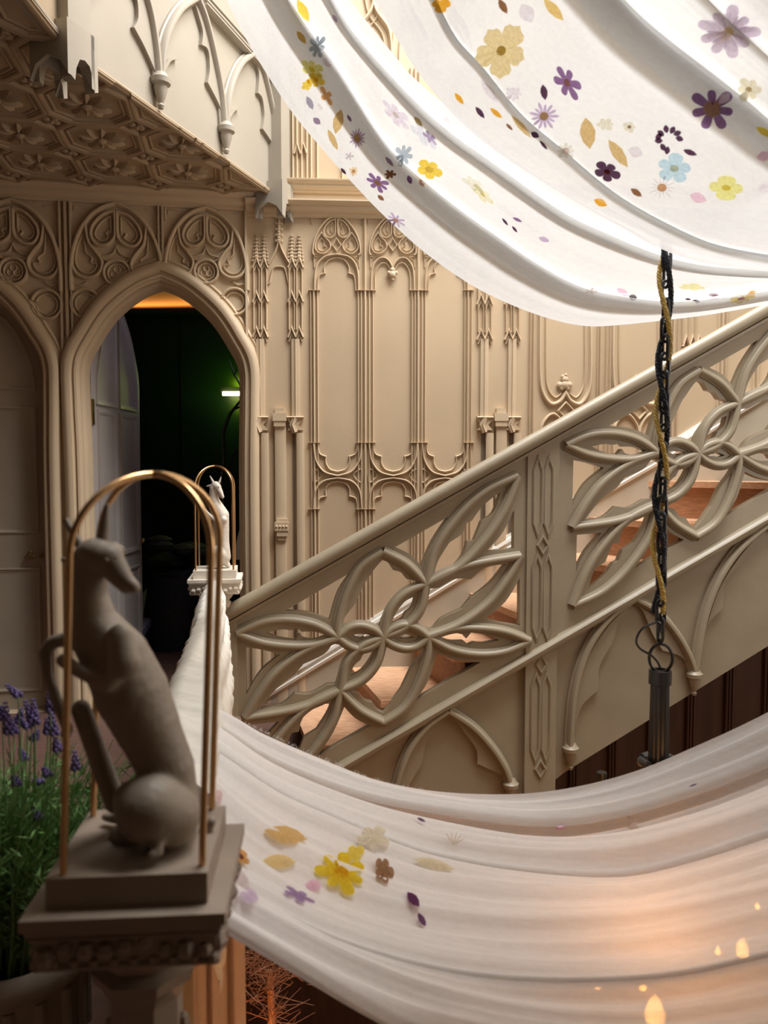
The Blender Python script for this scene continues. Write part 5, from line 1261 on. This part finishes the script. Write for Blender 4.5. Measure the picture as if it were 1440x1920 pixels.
def helix(p0, p1, R, turns, r, m, name, label, ph=0, strands=3, sw=900, wob=.0):
    e = empty(name, p1, label, 'cord'); N = 260
    axis = []
    for i in range(N+1):
        t = i/N; c = p0.lerp(p1, t); a = ph+turns*math.tau*t
        axis.append(c+Vector((math.cos(a)*R*(1+.2*math.sin(t*17+ph)), math.sin(a)*R, 0)))
    for s_ in range(strands):
        pts = []
        tw = sw
        for i in range(N*2+1):
            t = i/(N*2); k = t*N; j = min(N-1, int(k)); c = axis[j].lerp(axis[j+1], k-j); a = s_*math.tau/strands+tw*t
            pts.append(c+Vector((math.cos(a)*r*.55, math.sin(a)*r*.55, 0)))
        b = MB(); b.tube(pts, r*.62, 5); b.build('strand', m, e)
    return e
botc = atY(1234, 1150, YC)
helix(top_c, botc, .020, 2.9, .0078, ROPEG, 'gold_cord', 'twisted gold cord wound round the black chain', .6, 3, 240)
helix(top_c, botc, .018, 2.9, .0085, ROPEB, 'black_cord', 'twisted black cord wound round the chain beside the gold one', 2.9, 3, 220)
chd = empty('chandelier', atY(1238, 1440, YC), 'black iron chandelier with collared central column below a ring', 'chandelier')
rc = atY(1239, 1234, YC)
b = MB(); b.tube([rc+Vector((math.cos(a)*.037, -.008*math.cos(a), math.sin(a)*.049)) for a in [i*math.tau/28 for i in range(28)]], .0055, 8, True); b.build('ring', BLACK, chd)
b = MB(); hk = [atY(x, y, YC) for x, y in ((1238, 1150), (1236, 1178), (1233, 1200), (1238, 1208), (1243, 1200), (1240, 1178), (1239, 1155))]
b.tube(hk, .0048, 8); b.build('hook', BLACK, chd)
b = MB(); wr3 = cat([(1232, 1166), (1205, 1178), (1193, 1200), (1200, 1216), (1220, 1228), (1232, 1240), (1238, 1252)], 5)
b.tube([atY(x, y, YC-.012) for x, y in wr3], .0042, 6); b.build('flex', BLACK, chd)
tc_ = atY(1238, 1256, YC); bc_ = atY(1238, 1448, YC)
b = MB(); H_ = tc_.z-bc_.z
b.lathe((tc_.x, tc_.y, tc_.z), [(.030, -.052), (.038, -.048), (.038, 0), (.030, .0), (.028, -.012)], 28); b.build('collar', GREYI if False else BLACK, chd)
b = MB()
vs = []; fs = []; seg = 40; zsv = [-.052, -.06, -.30, -H_-.0, -H_-.10]
for z in zsv:
    for j in range(seg):
        a = j*math.tau/seg; rr_ = (.031+(.003 if z < -.25 else 0))*(1-.12*max(0, math.cos(a*8))); vs.append(Vector((tc_.x+math.cos(a)*rr_, tc_.y+math.sin(a)*rr_, tc_.z+z)))
for i in range(len(zsv)-1):
    for j in range(seg): fs.append((i*seg+j, (i+1)*seg+j, (i+1)*seg+(j+1) % seg, i*seg+(j+1) % seg))
b.add(vs, fs); b.build('column', BLACK, chd)
# ring of short tubes around the foot, arms and lamps
foot = atY(1238, 1424, YC)
for k in range(10):
    a = k*math.tau/10+.3; c = foot+Vector((math.cos(a)*.062, math.sin(a)*.062, -.01+.008*math.sin(k*3))); d_ = Vector((-math.sin(a), math.cos(a), 0))
    b = MB(); b.tube([c-d_*.018, c+d_*.018], .013, 12); b.build('tube_segment', GREYI, chd)
BULB_SLOT = None
# small finial part seen at the left of the column
b = MB(); c = atY(1128, 1470, 2.9)
b.lathe(c, [(.016, -.08), (.014, .0), (.02, .035), (.019, .045)], 10); b.tube([c+Vector((.02, 0, -.02)), c+Vector((.045, 0, -.005)), c+Vector((.055, 0, .015))], [.008, .006, .003], 6); b.box(Plane(c, (1, 0, 0)), -.035, .03, -.06, -.035, -.01, .01)
o = b.build('iron_finial', BLACK); tag(o, 'small black iron finial rising behind the low swag beneath the stair', 'finial')
# warm bulbs glowing under the low swag
bulbs = [((1228, 1903), 1.95, .026), ((1392, 1782), 2.2, .019), ((1346, 1784), 2.2, .008), ((1205, 1850), 2.05, .010), ((1120, 1850), 2.9, .010), ((1420, 1700), 3.0, .010)]
for (p, Y, r) in bulbs:
    c = atY(*p, Y); ft = c-Vector((0, 0, .07+r)); q = foot+Vector((0, 0, -.06)); hd = Vector((ft.x-q.x, ft.y-q.y, 0))
    pts = [q+hd*t+Vector((0, 0, (ft.z-q.z)*t-.10*math.sin(t*math.pi))) for t in [i/10 for i in range(11)]]
    b = MB(); b.tube(pts, .009, 8); arm_ = b.build('arm', BLACK, chd)
    b = MB(); b.lathe(ft, [(.012, -.01), (.028, 0), (.028, .008), (.011, .012), (.010, .055)], 12); b.build('candle_cup', BLACK, arm_)
    b = MB(); b.lathe(c, [(.003, -1.2*r), (r*.8, -.8*r), (r, 0), (r*.6, r*1.2), (.002, 2*r)], 10); tag(b.build('candle_bulb', LAMPG, arm_), 'glowing warm bulb')
for p, e_ in ((atY(1228, 1880, 1.85), 2.6), (atY(1390, 1785, 2.1), .8), (Vector((.2, 2.6, -1.6)), 9), (Vector((2.2, 3.2, -1.4)), 5), (Vector((-.35, 2.3, -.7)), 3)):
    l = bpy.data.lights.new('warm_lamp', 'POINT'); l.energy = e_; l.color = (1, .44, .16); l.shadow_soft_size = .12
    o = bpy.data.objects.new('warm_lamp', l); C.objects.link(o); o.location = p
# ================================================================== dried twig tree far below the drape
random.seed(21)
tw = empty('twig_tree', atY(510, 1940, 3.0), 'orange lit dried twig tree glimpsed in the dark below the swag', 'tree')
tb = atY(505, 1990, 3.0); tt = atY(505, 1820, 3.0)
b = MB(); b.tube([tb, tb.lerp(tt, .5)+Vector((.01, 0, 0)), tt], [.022, .016, .012], 8); b.build('trunk', TWIG, tw)
b = MB()
for k in range(240):
    a = random.uniform(0, math.tau); el = random.uniform(-.5, 1.2); L = random.uniform(.06, .2)
    s0 = tb.lerp(tt, random.uniform(.3, 1.0)) if k % 3 == 0 else tt+Vector((random.gauss(-.03, .09), random.gauss(0, .06), random.gauss(.02, .03)))
    d_ = Vector((math.cos(a)*math.cos(el), math.sin(a)*math.cos(el), math.sin(el)*.6)); mid = s0+d_*L*.5+Vector((0, 0, random.uniform(-.02, .02))); b.tube([s0, mid, s0+d_*L], [.0022, .0016, .0008], 3, cap=False)
    if k % 2: b.tube([mid, mid+Vector((random.uniform(-.05, .05), 0, random.uniform(-.03, .05)))], [.0012, .0006], 3, cap=False)
o = b.build('twigs', TWIG, tw, smooth=False); o['kind'] = 'stuff'
l = bpy.data.lights.new('twig_glow', 'POINT'); l.energy = 3.5; l.color = (1, .45, .18); l.shadow_soft_size = .03
o = bpy.data.objects.new('twig_glow', l); C.objects.link(o); o.location = tt+Vector((-.02, -.25, -.35))
# ================================================================== LAVENDER in its urn
Yl = 1.78; uc = atY(20, 1755, Yl); zr = uc.z
urn = empty('plaster_urn', (uc.x, uc.y, 0), 'pale plaster urn with scrolled rim behind the foreground pedestal', 'urn')
b = MB(); b.lathe((uc.x, uc.y, 0), [(.15, 0), (.15, .05), (.11, .08), (.09, .13), (.12, .18), (.155, .28), (.16, zr-.10), (.165, zr-.07)], 32); ubody = b.build('body', POT, urn)
b = MB(); b.lathe((uc.x, uc.y, 0), [(.165, zr-.07), (.185, zr-.055), (.19, zr-.03), (.18, zr-.005), (.172, zr), (.155, zr-.01), (.15, zr-.03)], 32); urim = b.build('rim', POT, urn)
for k in range(16):
    a = k*math.tau/16; c = Vector((uc.x+math.cos(a)*.178, uc.y+math.sin(a)*.178, zr-.035)); b = MB()
    t_ = Vector((-math.sin(a), math.cos(a), 0)); b.tube([c+t_*(.016*math.cos(s_))*(1-s_/14)+Vector((0, 0, .022*math.sin(s_)*(1-s_/14))) for s_ in [i*.55 for i in range(18)]], .006, 6); b.build('scroll', POT, urim)
    b = MB(); c2_ = Vector((uc.x+math.cos(a)*.158, uc.y+math.sin(a)*.158, 0)); b.tube([c2_+Vector((0, 0, .27)), c2_+Vector((0, 0, zr-.08))], .014, 8); b.build('gadroon', POT, ubody)
lav = empty('lavender_plant', (uc.x, uc.y, zr), 'bushy green lavender with violet spikes growing behind the foreground statue', 'plant')
b = MB(); b.lathe((uc.x, uc.y, 0), [(.15, zr-.05), (.148, zr-.03)], 24); b.build('soil', SOIL, lav)
random.seed(42)
st = MB(); lf = MB()
def blade(mb_, p, d_, L, W):
    s_ = d_.cross(Vector((0, 1, .2))).normalized()*W; 
    s_ = (Matrix.Rotation(random.uniform(-1, 1), 3, d_) @ s_)
    q = p+d_*L*.5+Vector((0, 0, -.002)); e_ = p+d_*L+Vector((0, 0, -.004)); mb_.add([p, q-s_, e_, q+s_, q+d_.cross(s_).normalized()*W*.3], [(0, 1, 4), (1, 2, 4), (2, 3, 4), (3, 0, 4)])
for k in range(520):
    a = random.uniform(0, math.tau); r0 = random.uniform(0, .13); base = Vector((uc.x+math.cos(a)*r0, uc.y+math.sin(a)*r0, zr-.03))
    H_ = random.uniform(.26, .44); lean = Vector((math.cos(a), math.sin(a), 0))*random.uniform(.02, .55)*(.4+r0*4)+Vector((.08, 0, 0))
    pts = [base+Vector((0, 0, H_*t))+lean*H_*t*t*1.3+Vector((random.gauss(0, .004), random.gauss(0, .004), 0)) for t in (0, .33, .66, 1)]
    st.tube(pts, [.0022, .002, .0016, .0012], 3, cap=False)
    for j in range(15):
        t = random.uniform(.12, .92); q = t*3; i_ = min(2, int(q)); p = pts[i_].lerp(pts[i_+1], q-i_)
        an = random.uniform(0, math.tau); d_ = Vector((math.cos(an), math.sin(an), random.uniform(.3, 1.6))).normalized()
        blade(lf, p, d_, random.uniform(.025, .06), random.uniform(.0018, .0042))
o = st.build('stems', LEAFL, lav, smooth=False); o['kind'] = 'stuff'
o = lf.build('leaves', LEAFM, lav, smooth=False); o['kind'] = 'stuff'
spikes = [((14, 1285), (34, 1303)), ((10, 1318), (16, 1372)), ((48, 1315), (60, 1350)), ((62, 1312), (66, 1355)), ((40, 1330), (36, 1352)), ((92, 1300), (95, 1330)), ((94, 1330), (102, 1375)), ((30, 1345), (52, 1362)), ((20, 1350), (26, 1372)), ((70, 1370), (64, 1384)), ((88, 1348), (90, 1372)), ((38, 1405), (45, 1422)), ((82, 1440), (90, 1452)), ((64, 1462), (76, 1466)), ((62, 1515), (72, 1532)), ((25, 1455), (32, 1470)), ((140, 1410), (142, 1440)), ((104, 1385), (108, 1405)), ((2, 1325), (4, 1345)), ((120, 1350), (124, 1378))]
for (p0, p1) in spikes:
    Y = Yl+random.uniform(-.10, -.02); a = atY(*p0, Y); c = atY(*p1, Y); b = MB()
    n = max(4, int((a-c).length/.008))
    for i in range(n+1):
        t = i/n; q = c.lerp(a, t); w_ = .0095*(1-.55*t)
        for s_ in range(4):
            an = s_*math.pi/2+i*.8; b.ball(q+Vector((math.cos(an)*w_*.8, math.sin(an)*w_*.8, 0)), w_*.55, 5, 3, (1, 1, 1.3))
    b2_ = b; b = MB(); root = Vector((uc.x+(c.x-uc.x)*.45, uc.y+random.uniform(-.08, 0), zr-.02)); b.tube([c, c.lerp(root, .5)+Vector(((c.x-uc.x)*.1, 0, .02)), root], [.0014, .0018, .0022], 4); fst = b.build('flower_stem', LEAFL, lav, smooth=False); b2_.build('flower_spike', LAV, fst, smooth=False)
